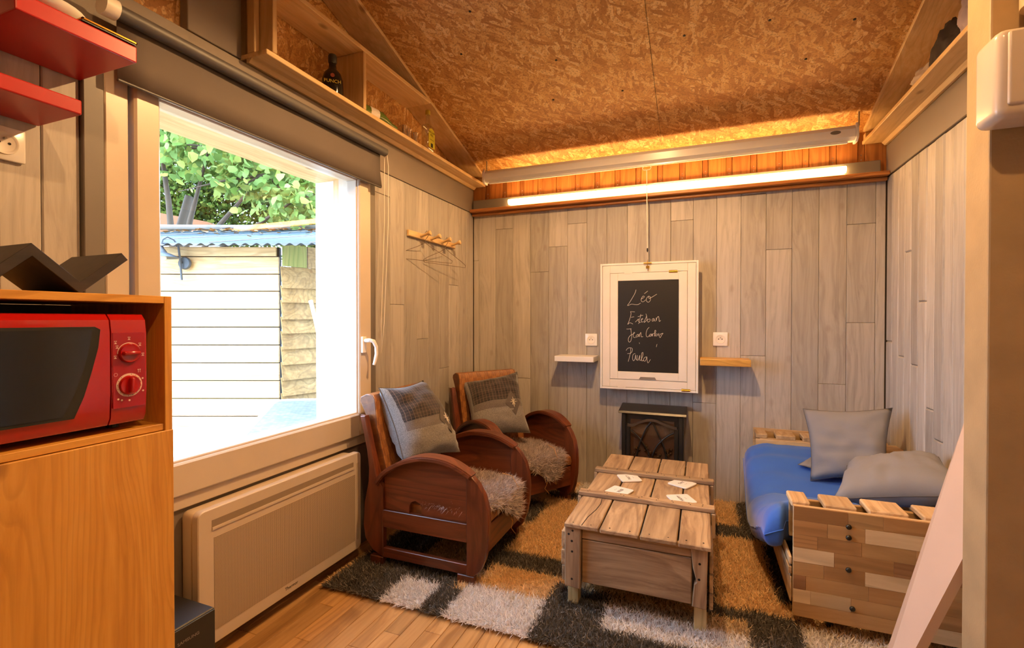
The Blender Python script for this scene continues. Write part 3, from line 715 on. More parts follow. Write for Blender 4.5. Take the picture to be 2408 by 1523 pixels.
# ---------------------------------------------------------------- armchairs (modelled about their own origin)
def rattan(name, ax='Z'):
    m, t, b = newmat(name)
    v, _ = coords(t, False); sp = t.nodes.new('ShaderNodeSeparateXYZ'); t.links.new(v, sp.inputs[0])
    wv = t.nodes.new('ShaderNodeTexWave'); wv.bands_direction = 'Y'; wv.inputs['Scale'].default_value = 42; wv.inputs['Distortion'].default_value = .6
    t.links.new(v, wv.inputs[0])
    n = noise_(t, mapping(t, v, (8, 60, 8)), 3, 3)
    blk = math_(t, 'GREATER_THAN', math_(t, 'MULTIPLY', math_(t, 'SINE', math_(t, 'MULTIPLY', math_(t, 'SUBTRACT', sp.outputs[0], math_(t, 'MULTIPLY', sp.outputs[2], 3.0)), 28)), math_(t, 'SINE', math_(t, 'MULTIPLY', sp.outputs[1], 105))), .0)
    col = ramp(t, [(.2, srgb('6a3814')), (.5, srgb('a5662f')), (.8, srgb('c88b4c'))], math_(t, 'ADD', math_(t, 'MULTIPLY', n, .75), math_(t, 'MULTIPLY', wv.outputs[1], .25)))
    col = mixc(t, math_(t, 'MULTIPLY', blk, .35), col, srgb('5e2c10'))
    col = mixc(t, math_(t, 'MULTIPLY', ramp(t, [(.0, (1, 1, 1, 1)), (.35, (0, 0, 0, 1))], wv.outputs[1]), .6), col, srgb('3e1c0a'))
    t.links.new(col, b.inputs['Base Color']); b.inputs['Roughness'].default_value = .38
    bump(t, b, math_(t, 'ADD', wv.outputs[1], math_(t, 'MULTIPLY', blk, .5)), .6, .003); return m
M_rat = rattan('woven_rattan')
OX, OY = -1.14, 2.045
def blades(name, pos, dr, ln, wd, col, mat, parent, seed=1, curl=.35):
    n = len(pos); rg = np.random.RandomState(seed)
    dr = dr / np.linalg.norm(dr, axis=1, keepdims=True)
    side = np.cross(dr, rg.normal(size=(n, 3))); side /= np.linalg.norm(side, axis=1, keepdims=True)
    bend = np.cross(dr, side) * (rg.uniform(-curl, curl, (n, 1)) * ln[:, None]) + np.array([0, 0, -1.0]) * (ln[:, None] * curl * .35)
    w2 = side * (wd[:, None] / 2)
    v = np.zeros((n, 5, 3)); mid = pos + dr * (ln[:, None] * .55) + bend * .35; tip = pos + dr * ln[:, None] + bend
    v[:, 0] = pos - w2; v[:, 1] = pos + w2; v[:, 2] = mid + w2 * .9; v[:, 3] = mid - w2 * .9; v[:, 4] = tip
    me = bpy.data.meshes.new(name); me.vertices.add(n * 5); me.vertices.foreach_set('co', v.reshape(-1))
    b5 = (np.arange(n) * 5)[:, None]
    loops = np.concatenate([b5 + np.array([0, 1, 2, 3]), b5 + np.array([3, 2, 4])], axis=1).reshape(-1)
    me.loops.add(n * 7); me.loops.foreach_set('vertex_index', loops.astype(np.int32))
    me.polygons.add(n * 2)
    st = ((np.arange(n) * 7)[:, None] + np.array([0, 4])).reshape(-1)
    me.polygons.foreach_set('loop_start', st.astype(np.int32)); me.polygons.foreach_set('loop_total', np.tile([4, 3], n).astype(np.int32))
    ca = me.color_attributes.new('col', 'FLOAT_COLOR', 'POINT')
    cc = np.ones((n, 5, 4)); cc[:, :, :3] = col[:, None, :]
    ca.data.foreach_set('color', cc.reshape(-1)); me.update(calc_edges=True); me.validate()
    me.materials.append(mat)
    o = bpy.data.objects.new(name, me); C.objects.link(o); o.parent = parent
    return o
def vcol_mat(name, rough=.9, sheen=.3, trans=0):
    m, t, b = newmat(name); a = t.nodes.new('ShaderNodeVertexColor'); a.layer_name = 'col'
    t.links.new(a.outputs[0], b.inputs['Base Color']); b.inputs['Roughness'].default_value = rough
    b.inputs['Sheen Weight'].default_value = sheen; b.inputs['Specular IOR Level'].default_value = .15
    if trans:
        tl = t.nodes.new('ShaderNodeBsdfTranslucent'); t.links.new(a.outputs[0], tl.inputs[0])
        mx = t.nodes.new('ShaderNodeMixShader'); mx.inputs[0].default_value = trans
        t.links.new(b.outputs[0], mx.inputs[1]); t.links.new(tl.outputs[0], mx.inputs[2]); t.links.new(mx.outputs[0], t.nodes['Material Output'].inputs[0])
    return m
M_pile = vcol_mat('wool_pile', trans=.3)
def make_armchair():
    t = thing('armchair', '', 'armchair'); LOCAL.add(t.name)
    def L(p): return [(a - OX, b) for a, b in p]
    arcp = [(-1.372, .381), (-1.345, .418), (-1.309, .451), (-1.236, .493), (-1.141, .524), (-1.065, .529), (-.99, .520), (-.925, .495), (-.882, .470)]
    for s in (-1, 1):
        yo = s * .265; yi = s * .235; a, b = sorted((yo, yi))
        fl_ = MB().prism(L([(-.911, .478), (-.882, .462), (-.854, .435), (-.826, .390), (-.811, .335), (-.807, .27), (-.811, .194), (-.825, .128), (-.847, .075), (-.878, .049), (-.911, .049)]), 'Y', a, b, bev=.003).build('front_leg', M_mah, t, smooth=30)
        MB().box(-.955 - OX, -.875 - OX, a + .001, b - .001, .0, .048, bev=.003).build('foot', M_mah, fl_)
        rl = MB().prism(L([(-1.328, .049), (-1.385, .073), (-1.425, .12), (-1.436, .18), (-1.43, .28), (-1.408, .38), (-1.405, .44), (-1.415, .52), (-1.452, .675), (-1.425, .678), (-1.385, .52), (-1.36, .40), (-1.328, .36)]), 'Y', a, b, bev=.003).build('rear_leg', M_mah, t, smooth=30)
        MB().box(-1.40 - OX, -1.33 - OX, a + .001, b - .001, .0, .048, bev=.003).build('foot', M_mah, rl)
        MB().box(-1.329 - OX, -.910 - OX, a + .003, b - .003, .184, .262, bev=.002).build('side_rail', M_mahx, t)
        MB().box(-1.329 - OX, -.910 - OX, a + .003, b - .003, .049, .092, bev=.002).build('side_rail', M_mahx, t)
        pa, pb = (yi - .004 * -s, yi + .006 * s) if s < 0 else (yi - .000, yi + .010)
        pa, pb = sorted((s * .243, s * .252))
        up = [(x, z - .016) for x, z in arcp[2:-1]]
        MB().prism(L([(-1.327, .263), (-1.197, .263), (-1.197, .295), (-1.188, .312), (-1.166, .321), (-1.145, .312), (-1.134, .295), (-1.134, .263), (-.912, .263)] + [(-.912, .470)] + up[::-1] + [(-1.327, .41)]), 'Y', pa, pb).build('side_panel', M_mahx, t)
        # bent armrest
        m = MB(); rows = []
        sp_ = smooth_path(arcp, 3); n_ = len(sp_)
        for i, p in enumerate(sp_):
            q0, q1 = sp_[max(i - 1, 0)], sp_[min(i + 1, n_ - 1)]; d = (q1 - q0).normalized(); nn = Vector((-d.y, d.x)); 
            w0 = .027 + .012 * math.sin(math.pi * i / (n_ - 1))
            cyy = s * .250
            top = p; bot = p - nn * .022
            rows.append([m.bm.verts.new((q.x - OX, cyy + dy, q.y)) for q, dy in ((top, -w0), (top, w0), (bot, w0), (bot, -w0))])
        for A, B in zip(rows, rows[1:]):
            for k in range(4): m.bm.faces.new((A[k], A[(k + 1) % 4], B[(k + 1) % 4], B[k]))
        m.bm.faces.new(rows[0]); m.bm.faces.new(rows[-1][::-1])
        bmesh.ops.recalc_face_normals(m.bm, faces=m.bm.faces)
        bmesh.ops.bevel(m.bm, geom=[e for e in m.bm.edges if abs((e.verts[0].co - e.verts[1].co).normalized().y) < .5], offset=.005, segments=2, affect='EDGES', clamp_overlap=True)
        m.build('armrest', M_mahx, t, smooth=40)
    MB().box(-.868 - OX, -.846 - OX, -.234, .234, .118, .232, bev=.003).build('front_rail', M_mahy, t)
    MB().box(-1.40 - OX, -1.375 - OX, -.234, .234, .15, .25, bev=.003).build('rear_rail', M_mahy, t)
    MB().prism(L([(-1.345, .235), (-.862, .235), (-.845, .243), (-.838, .265), (-.845, .288), (-.865, .297), (-1.345, .297)]), 'Y', -.233, .233).build('seat', M_rat, t, smooth=40)
    MB().prism(L([(-1.345, .30), (-1.30, .30), (-1.385, .62), (-1.400, .75), (-1.412, .768), (-1.450, .770), (-1.482, .755), (-1.487, .735), (-1.462, .690), (-1.43, .62), (-1.37, .42)]), 'Y', -.225, .225, bev=.004).build('backrest', M_rat, t, smooth=40)
    bs = MB()
    for s in (-1, 1): bs.prism(L([(-1.36, .30), (-1.33, .30), (-1.405, .56), (-1.452, .675), (-1.472, .675)]), 'Y', *sorted((s * .2265, s * .2345)), bev=.001)
    bs.build('back_stile', M_mah, t)
    rg = random.Random(9); st = MB()
    for (yy, l) in ((.02, .10), (.06, .16), (.11, .07), (.09, .12)):
        p = [(-.84 - OX, yy, .28)]
        for k in range(5):
            q = p[-1]; p.append((q[0] + rg.uniform(-.004, .02), q[1] + rg.uniform(-.03, .03), q[2] - l / 5))
        st.tube(p, .0016, 5)
    st.tube([(-.90 - OX, .10, .37), (-.85 - OX, .105, .36), (-.815 - OX, .10, .31), (-.825 - OX, .09, .27)], .0016, 5)
    st.build('loose_cane', plain('pale_cane', srgb('cf9a57'), .5), t, label='broken ends of cane hanging from the seat edge')
    return t
ch1 = make_armchair(); ch1.location = (OX, OY, .002)
ch1['label'] = 'mahogany armchair with round arms standing nearest the window'; ch1['group'] = 'mahogany and rattan armchairs'
ch2 = copy_tree(ch1); ch2.location = (-1.105, 2.775, .002); ch2.rotation_euler = (0, 0, R(-33))
ch2['label'] = 'mahogany armchair with round arms standing in the far corner by the back wall'

# sheepskins
def skin_outline(a):
    return (.262 + .018 * math.sin(3 * a + .5) + .012 * math.sin(5 * a)), (.226 + .006 * math.sin(4 * a) + .006 * math.sin(7 * a + 1))
def skin_pt(u, v):   # u,v in [-1,1] disc -> local chair surface
    r = min(1, math.hypot(u, v)); a = math.atan2(v, u); rx, ry = skin_outline(a)
    k = 1 / max(abs(math.cos(a)) ** 3 + abs(math.sin(a)) ** 3, .01) ** (1 / 3.0); k = 1 + (k - 1) * .85
    x = -1.055 - OX + u * rx * k; y = v * ry * min(k, 1.0 / max(abs(math.sin(a)), .3)); z = .306
    fx = -.845 - OX
    if x > fx: z -= (x - fx) * 1.6; x = fx + .012 + (x - fx) * .35
    return (x, y, z)
M_skin = plain('sheepskin_leather', srgb('9a8574'), .9)
def make_skin():
    t = thing('sheepskin', '', 'sheepskin'); LOCAL.add(t.name)
    m = MB(); rings = []
    for k in range(0, 9):
        rr = k / 8
        rings.append([m.bm.verts.new(Vector(skin_pt(rr * math.cos(a), rr * math.sin(a))) + Vector((0, 0, .004))) for a in np.linspace(0, 2 * math.pi, 40, endpoint=False)] if k else [m.bm.verts.new(skin_pt(0, 0))])
    for k in range(40): m.bm.faces.new((rings[0][0], rings[1][k], rings[1][(k + 1) % 40]))
    for A, B in zip(rings[1:], rings[2:]):
        for k in range(40): m.bm.faces.new((A[k], B[k], B[(k + 1) % 40], A[(k + 1) % 40]))
    m.build('hide', M_skin, t, smooth='all')
    rg = np.random.RandomState(4); n = 24000
    rr = np.sqrt(rg.uniform(0, 1, n)); aa = rg.uniform(0, 2 * np.pi, n)
    u = rr * np.cos(aa); v = rr * np.sin(aa)
    pos = np.array([skin_pt(a, b) for a, b in zip(u, v)]) + np.array([0, 0, .004])
    cl = np.stack([np.sin(u * 19 + 2 * np.cos(v * 13)), np.cos(v * 23 + 2 * np.sin(u * 15)), np.zeros(n)], 1) * .55
    dr = np.stack([u * 1.0, v * 1.0, np.full(n, .8)], 1) + cl + rg.normal(size=(n, 3)) * .25
    ln = rg.uniform(.026, .050, n); base = np.array([.58, .48, .44]); k = rg.uniform(.55, 1.35, (n, 1)) ** 1.2
    o = blades('fleece', pos, dr, ln, rg.uniform(.0012, .0028, n), np.clip(base * k, 0, 1), M_pile, t, 3, .9); o['kind'] = 'stuff'
    return t
sk = make_skin(); sk.location = (OX, OY, .002); sk['group'] = 'sheepskins on the armchair seats'
sk['label'] = 'grey-brown sheepskin on the seat of the armchair nearest the window'
s2 = copy_tree(sk); s2.location = ch2.location; s2.rotation_euler = ch2.rotation_euler
s2['label'] = 'grey-brown sheepskin on the seat of the far corner armchair'

# ---------------------------------------------------------------- cushions
def cushion_mesh(crn, th, nu=22, nv=22, seed=0, wr=.004, pinch=.10, pw=.42):
    """crn: TL, TR, BR, BL corners; returns MB and uv per vertex"""
    TL, TR, BR, BL = [Vector(c) for c in crn]; ctr = (TL + TR + BR + BL) / 4
    nrm = (BL - TL).cross(TR - TL).normalized()
    m = MB(); lay = m.bm.verts.layers.float_vector.new('uvp')
    def P_(i, j, s):
        u, v = i / nu * 2 - 1, j / nv * 2 - 1
        p = TL * (1 - u) / 2 * (1 - v) / 2 + TR * (1 + u) / 2 * (1 - v) / 2 + BR * (1 + u) / 2 * (1 + v) / 2 + BL * (1 - u) / 2 * (1 + v) / 2
        e = 1 - pinch * ((1 - v * v) * abs(u) ** 3 + (1 - u * u) * abs(v) ** 3)
        p = ctr + (p - ctr) * e
        f = max(0, (1 - u ** 4) * (1 - v ** 4)) ** pw
        f *= .55 + .45 * (1 - .5 * (u * u + v * v))
        wk = noise.noise(Vector((u * 2.2 + seed * 7, v * 5 + seed, s * 3))) * wr * (1.5 if f > .1 else .3) + noise.noise(Vector((u * 7 + seed, v * 9, s))) * wr * .5
        return p + nrm * (s * (th / 2 * f)) + nrm * wk * (1 if f > .02 else 0), (u, v, s)
    g = {}
    for s in (1, -1):
        for i in range(nu + 1):
            for j in range(nv + 1):
                if s == -1 and (i in (0, nu) or j in (0, nv)): g[s, i, j] = g[1, i, j]; continue
                p, uv = P_(i, j, s); vt = m.bm.verts.new(p); vt[lay] = uv; g[s, i, j] = vt
    fs = []
    for s in (1, -1):
        for i in range(nu):
            for j in range(nv): fs.append(m.bm.faces.new((g[s, i, j], g[s, i + 1, j], g[s, i + 1, j + 1], g[s, i, j + 1])[::s]))
    bmesh.ops.recalc_face_normals(m.bm, faces=fs)
    return m, nrm, P_
def seam(P_, n=22):
    path = [P_(i, 0, 1)[0] for i in range(n)] + [P_(n, j, 1)[0] for j in range(n)] + [P_(n - i, n, 1)[0] for i in range(n)] + [P_(0, n - j, 1)[0] for j in range(n)]
    return path
m, t, b = newmat('grey_felt_and_tartan')
at = t.nodes.new('ShaderNodeAttribute'); at.attribute_name = 'uvp'
sp = t.nodes.new('ShaderNodeSeparateXYZ'); t.links.new(at.outputs['Vector'], sp.inputs[0])
U, Vv, Sd = sp.outputs
def stripes(x, k, w_): return math_(t, 'LESS_THAN', math_(t, 'ABSOLUTE', math_(t, 'SUBTRACT', math_(t, 'FRACT', math_(t, 'MULTIPLY', x, k)), .5)), w_)
pl = mixc(t, math_(t, 'MULTIPLY', stripes(U, 3.0, .25), .55), srgb('0d0c10'), srgb('2c2522'))
pl = mixc(t, math_(t, 'MULTIPLY', stripes(Vv, 4.2, .22), .5), pl, srgb('382e2b'))
pl = mixc(t, math_(t, 'MULTIPLY', stripes(U, 9, .06), .5), pl, srgb('84695c'))
pl = mixc(t, math_(t, 'MULTIPLY', stripes(Vv, 12.6, .06), .4), pl, srgb('7c6458'))
fn = noise_(t, coords(t, False)[0], 260, 2)
felt = ramp(t, [(.3, srgb('5f5a57')), (.7, srgb('8a8480'))], fn)
dkf = ramp(t, [(.3, srgb('4f4844')), (.7, srgb('6b625d'))], fn)
front = math_(t, 'GREATER_THAN', Sd, 0.0)
inpl = math_(t, 'MULTIPLY', front, math_(t, 'MULTIPLY', math_(t, 'LESS_THAN', Vv, .02), math_(t, 'GREATER_THAN', U, -.9)))
inbd = math_(t, 'MULTIPLY', front, math_(t, 'MULTIPLY', math_(t, 'LESS_THAN', Vv, .26), math_(t, 'GREATER_THAN', U, -.9)))
col = mixc(t, inbd, felt, dkf); col = mixc(t, inpl, col, pl)
t.links.new(col, b.inputs['Base Color']); b.inputs['Roughness'].default_value = .95; b.inputs['Sheen Weight'].default_value = .4
bump(t, b, fn, .3, .001); M_tart = m
M_patch = plain('dark_felt_patch', srgb('564e4a'), .95); M_star = plain('cream_stitching', srgb('cdbfae'), .9)
def tartan(crn, label, sd):
    mm, nrm, P_ = cushion_mesh(crn, .19, seed=sd, wr=.008)
    cen = sum((Vector(c) for c in crn), Vector()) / 4
    t = thing('tartan_cushion', label, 'cushion', cen, group='grey and tartan cushions')
    mm.build('cover', M_tart, t, smooth='all')
    def at_(u, v, h=.004): return P_((u + 1) * 11, (v + 1) * 11, 1)[0] + nrm * h
    pm = MB(); a = [at_(.48, -.24), at_(.80, .16), at_(.52, .56), at_(.20, .16)]
    cc = at_(.5, .16, .005); vs = [pm.bm.verts.new(p) for p in a]; vc = pm.bm.verts.new(cc)
    for k in range(4): pm.bm.faces.new((vc, vs[k], vs[(k + 1) % 4]))
    bmesh.ops.recalc_face_normals(pm.bm, faces=pm.bm.faces)
    pa = pm.build('diamond_patch', M_patch, t, label='dark diamond patch stitched with a cream star')
    sm_ = MB()
    for k in range(8):
        an = k * math.pi / 4; r = .13 if k % 2 == 0 else .10
        p0 = at_(.5, .16, .007); p1 = at_(.5 + r * math.cos(an), .16 + r * 1.25 * math.sin(an), .007)
        sm_.tube([p0, (Vector(p0) + Vector(p1)) / 2, p1], [.001, .0032, .001], 5)
    sm_.build('star_stitching', M_star, pa)
    MB().tube(seam(P_), .0022, 5, closed=True).build('piping', M_patch, t)
    return t
tartan([(-1.398, 1.845, .800), (-1.375, 2.190, .795), (-1.125, 2.135, .455), (-1.250, 1.835, .455)], 'large grey cushion with tartan top leaning in the armchair nearest the window', 1)
tartan([(-1.440, 2.765, .712), (-1.155, 3.01, .765), (-1.00, 2.84, .405), (-1.285, 2.60, .395)], 'large grey cushion with tartan top leaning in the far corner armchair', 2)
# ---------------------------------------------------------------- shag rug
RX0, RX1, RY0, RY1 = -1.46, .86, 1.565, 3.175
W_, D_, B_, T_ = (.90, .84, .80), (.10, .082, .068), (.90, .64, .34), (.74, .58, .40)
pat = [(-1.46, .86, 1.565, 3.175, B_),
 (-1.46, -1.18, 1.5, 1.86, D_), (-1.18, -1.0, 1.5, 1.80, W_), (-1.0, -.90, 1.5, 1.74, D_), (-.90, -.56, 1.5, 1.79, W_), (-1.18, -.95, 1.74, 1.86, D_),
 (-1.46, -1.2, 1.86, 2.25, D_), (-1.2, -.9, 1.86, 2.2, T_), (-.95, -.87, 1.9, 2.3, D_),
 (-.88, -.55, 1.97, 2.11, D_), (-.56, -.28, 1.5, 1.92, D_), (-.30, .02, 1.5, 1.72, D_), (-.34, .17, 1.70, 1.84, W_), (-.34, .16, 1.84, 1.91, T_),
 (.02, .17, 1.5, 1.80, W_), (.0, .17, 1.93, 2.0, D_), (.16, .33, 1.78, 2.01, D_), (.17, .33, 1.5, 1.78, W_), (.33, .86, 1.5, 1.97, W_), (.33, .86, 1.97, 2.12, B_),
 (-.55, .05, 2.0, 2.3, D_), (.05, .30, 2.66, 2.80, D_), (.19, .45, 2.80, 3.18, D_), (.28, .5, 2.1, 2.62, D_), (-.9, -.55, 2.86, 2.97, D_), (-1.0, -.85, 2.45, 2.75, D_), (-.75, -.62, 2.97, 3.18, W_), (-.62, -.3, 3.05, 3.18, D_),
 (-.55, -.2, 2.5, 2.8, T_)]
def rug_col(x, y):
    c = B_
    for a, b_, e, f, k in pat:
        if a <= x < b_ and e <= y < f: c = k
    return c
rug = thing('shag_rug', 'patchwork shag rug in cream, gold and charcoal under the crate table', 'rug', ((RX0 + RX1) / 2, (RY0 + RY1) / 2, 0))
rc = Vector(rug.location)
nx, ny = 116, 80
bm_ = MB(); cl_ = bm_.bm.verts.layers.float_color.new('col')
gv = [[None] * (ny + 1) for _ in range(nx + 1)]
for i in range(nx + 1):
    for j in range(ny + 1):
        x = RX0 + (RX1 - RX0) * i / nx; y = RY0 + (RY1 - RY0) * j / ny
        vt = bm_.bm.verts.new((x, y, .010)); c = rug_col(x, y); vt[cl_] = (c[0] * .6, c[1] * .6, c[2] * .6, 1); gv[i][j] = vt
for i in range(nx):
    for j in range(ny): bm_.bm.faces.new((gv[i][j], gv[i + 1][j], gv[i + 1][j + 1], gv[i][j + 1]))
bm_.build('backing', M_pile, rug)
rg = np.random.RandomState(11); n = 125000
# more strands towards the near edge, where they are seen largest
xs = rg.uniform(RX0 - .004, RX1, n); ys = RY0 - .004 + (RY1 - RY0) * rg.uniform(0, 1, n) ** 1.25
keep = ~((xs > .34) & (ys > 2.15)) & ~((xs < -1.30) & (ys > 2.4)); xs = xs[keep]; ys = ys[keep]; n = len(xs)
jx = xs + rg.normal(0, .007, n); jy = ys + rg.normal(0, .007, n)
cols_ = np.array([rug_col(a, b_) for a, b_ in zip(jx, jy)])
dark = cols_[:, 0] < .2
k = rg.uniform(.75, 1.15, (n, 1)); cols_ = cols_ * k
lighter = dark & (rg.uniform(0, 1, n) < .22); cols_[lighter] = np.array([.28, .24, .21]) * rg.uniform(.7, 1.3, (lighter.sum(), 1))
pos = np.stack([xs, ys, np.full(n, .010)], 1) - np.array(rc)
dr = np.stack([rg.normal(0, .42, n), rg.normal(0, .42, n) - .10, np.full(n, .8)], 1)
dr[:, 1] -= (ys < RY0 + .03) * .7; dr[:, 0] -= (xs < RX0 + .03) * .5
o = blades('pile', pos, dr, rg.uniform(.020, .034, n), rg.uniform(.0022, .0036, n), np.clip(cols_, 0, 1), M_pile, rug, 5, .5); o['kind'] = 'stuff'

# ---------------------------------------------------------------- crate table
CR = dict(dark=srgb('80634a'), mid=srgb('ab8e6c'), light_=srgb('c4a884'), knotcol=srgb('3c2416'))
M_crX = wood('crate_x', axis='X', rough=.65, knots=.6, var=.2, bumpk=.4, **CR)
M_crY = wood('crate_y', axis='Y', rough=.62, knots=.6, var=.2, bumpk=.4, **CR)
M_crZ = wood('crate_z', axis='Z', rough=.65, knots=.7, var=.2, bumpk=.4, **CR)
tb = thing('crate_coffee_table', 'weathered wooden crate on short legs used as coffee table', 'table', (-.23, 2.28, 0))
def lump(name, mat, b_, par, sd=0, amp=.0015):
    x0, x1, y0, y1, z0, z1 = b_
    m = MB().box(x0, x1, y0, y1, z0, z1, bev=.003)
    return m.build(name, mat, par)
zt = .345
xb = [-.488, -.352, -.206, -.076, .036]
for i, (a, b_) in enumerate(zip(xb, xb[1:])):
    lump('top_board', M_crY, (a + .003, b_ - .003, 1.766 - .004 * i, 2.775, zt - .017, zt - .001 * (i % 2)), tb)
cr_ = MB().tube([(-.418, 1.768, zt - .0005), (-.413, 1.85, zt - .0005), (-.398, 1.93, zt - .0005), (-.392, 2.0, zt - .0005), (-.398, 2.06, zt - .0005)], .0018, 5)
cr_.build('crack', M_dark, tb)
for yy, x0, x1 in ((2.085, -.502, .052), (2.432, -.502, .056)):
    lump('top_batten', M_crX, (x0, x1, yy - .022, yy + .020, zt + .0005, zt + .020), tb)
    for xa, xc in ((-.5055, -.489), (.037, .0535)):
        lump('side_cleat', M_crZ, (xa, xc, yy - .023, yy + .021, .245, zt - .0005), tb)
lump('end_board', M_crX, (-.423, -.030, 1.792, 1.812, .116, .280), tb)
lump('end_board', M_crX, (-.423, -.030, 1.790, 1.812, .284, zt - .018), tb)
MB().prism([(-.0295, .116), (.018, .112), (.022, .30), (.022, .326), (-.034, .326), (-.026, .25), (-.014, .205), (-.022, .195)], 'Y', 1.780, 1.812, bev=.003).build('corner_post', M_crZ, tb)
MB().prism([(-.486, .100), (-.427, .095), (-.424, .327), (-.486, .327)], 'Y', 1.776, 1.812, bev=.003).build('corner_post', M_crZ, tb)
for xa, xc in ((-.486, -.43), (-.03, .026)): lump('corner_post', M_crZ, (xa, xc, 2.735, 2.765, .10, .326), tb)
lump('end_board', M_crX, (-.428, -.032, 2.74, 2.76, .116, .326), tb)
for xa, xc in ((-.504, -.4865), (.0265, .040)):
    for z0_, z1_, y0_ in ((.105, .165, 1.80), (.17, .23, 1.79), (.235, .30, 1.795)):
        lump('side_board', M_crY, (xa, xc, y0_, 2.76, z0_, z1_), tb)
box('crate_bottom', M_crY, (-.48, .02, 1.815, 2.735, .118, .130), tb)
M_leg = wood('pale_leg', srgb('b79a60'), srgb('cfb57e'), srgb('dcc590'), 'Z', .5, .8, 0, .1, .1)
for xa in (-.484, -.023):
    for yy in (1.815, 2.69): box('leg', M_leg, (xa, xa + .042, yy, yy + .042, .011, .1175), tb, bev=.002)
nl = MB()
for (x_, z_) in ((-.455, .315), (-.470, .30), (-.458, .275), (-.457, .235), (-.458, .13), (-.004, .27), (-.006, .215)):
    nl.lathe([(.0005, 1.7755 if x_ < -.2 else 1.7795), (.0045, 1.7757 if x_ < -.2 else 1.7797), (.0045, 1.7775 if x_ < -.2 else 1.782)], (x_, 0, z_), 8, 'Y')
for i, (a, b_) in enumerate(zip(xb, xb[1:])):
    for q in (.25, .75):
        x_ = a + (b_ - a) * q
        nl.lathe([(.003, zt + .0002), (.003, zt - .001)], (x_, 1.782, 0), 7)
        for yy in (2.078, 2.092, 2.425, 2.44): nl.lathe([(.0028, zt + .0204), (.0028, zt + .019)], (x_ + rg.uniform(-.01, .01), yy, 0), 7)
nl.build('nail_heads', M_dark, tb)['kind'] = 'stuff'
# coasters
for cx_, cy_, an, wd_, ta, lb in ((-.325, 2.368, 25.5, 'PARTY', 113, 'white square coaster farthest left, reading PARTY'), (-.342, 2.170, 71, 'BEER', 251, 'white square coaster on the near left against the batten, reading BEER'),
                              (-.083, 2.378, 62, 'DAY', 62, 'white square coaster turned cornerwise at back right, reading DAY'), (-.079, 2.172, 27, 'HAPPY', 112, 'white square coaster at near right of the table top, reading HAPPY')):
    c = thing('coaster', lb, 'coaster', (cx_, cy_, zt + .001), group='coasters on the crate table')
    q = .049; pts = [(px, pz) for px, pz in rrect(-q, q, -q, q, .008, 3)]
    m = MB().prism(pts, 'Z', 0, .006, bev=.0008).xf(Matrix.Rotation(R(an), 4, 'Z')); m.build('coaster_tile', M_white, c, local=True, smooth=40)
    M = Matrix.Translation((cx_, cy_, zt + .0073)) @ Matrix.Rotation(R(ta), 4, 'Z')
    text('printed_word', wd_, .021, plain('print_grey', srgb('4a4a4c'), .6), M @ Matrix.Translation((0, .004, 0)), c, .0002)
    text('printed_mark', '* - *', .010, plain('print_grey2', srgb('6a6a6c'), .6), M @ Matrix.Translation((0, -.020, 0)), c, .0002)

# ---------------------------------------------------------------- electric stove
st = thing('electric_stove', 'small black electric stove heater with an arched glass door', 'stove', (-.28, 3.1, 0))
box('body', M_black, (-.462, -.100, 3.05, 3.185, .035, .536), st, bev=.004)
MB().prism([(3.012, .540), (3.019, .552), (3.17, .574), (3.188, .574), (3.188, .538), (3.02, .536)], 'X', -.482, -.082, bev=.002).build('top_hood', plain('stove_hood', srgb('2e2925'), .35), st)
box('plinth', M_black, (-.475, -.090, 3.025, 3.188, .011, .045), st, bev=.003)
for xa, xc in ((-.463, -.438), (-.128, -.101)): box('front_pillar', M_black, (xa, xc, 3.028, 3.0495, .046, .535), st, bev=.004)
def sv(x_, y_): return (-.410 + (x_ - 400) * .000263, .444 - .00026 * (y_ - 640) + (x_ - 400) * 2.2e-5)
arch = [sv(*q) for q in ((330, 555), (400, 575), (500, 555), (620, 500), (760, 460), (880, 455), (1000, 480), (1130, 545), (1260, 600), (1400, 650), (1440, 640))]
ah = smooth_path(arch, 3)
m = MB(); m.prism([(p.x, p.y + .008) for p in ah] + [(p.x, p.y - .008) for p in reversed(ah)], 'Y', 3.024, 3.044, bev=.003); m.build('arched_rail', plain('iron_grey', srgb('4b4038'), .35, metal=.3), st, smooth=40)
dr_ = MB(); dr_.box(-.436, -.412, 3.03, 3.046, .06, .458, bev=.002); dr_.box(-.152, -.130, 3.03, 3.046, .06, .458, bev=.002); dr_.box(-.411, -.153, 3.03, 3.046, .06, .085, bev=.002)
dr_.build('door_frame', M_black, st)
lat = [[(870, 500), (760, 650), (660, 880), (600, 1050), (550, 1250), (530, 1500)], [(900, 500), (1000, 720), (1100, 930), (1160, 1100), (1200, 1300), (1210, 1500)],
       [(410, 690), (520, 780), (640, 920), (740, 1080), (830, 1280), (860, 1450)], [(1370, 760), (1240, 830), (1110, 940), (1000, 1070), (910, 1260), (880, 1450)]]
for l in lat: MB().tube([(p.x, 3.032, p.y) for p in (Vector(sv(*q)) for q in smooth_path(l, 3))], .0045, 8).build('lattice_bar', M_black, st, smooth=50)
box('door_glass', M_glass, (-.411, -.153, 3.0465, 3.048, .086, .50), st)
box('firebox', plain('firebox_brown', srgb('4a3020'), .5), (-.411, -.153, 3.0485, 3.0495, .06, .50), st)
lm = MB()
rq = random.Random(2)
for i in range(22):
    x_ = rq.uniform(-.395, -.17); z_ = rq.uniform(.255, .335)
    r0 = rq.uniform(.006, .012)
    lm.lathe([(r0 * .3, -r0), (r0, -r0 * .3), (r0 * .9, r0 * .5), (r0 * .2, r0)], (x_, 3.0475 - .004, z_), 7)
lm.build('log_bed', plain('glinting_embers', srgb('6c5138'), .12, metal=.7), st)

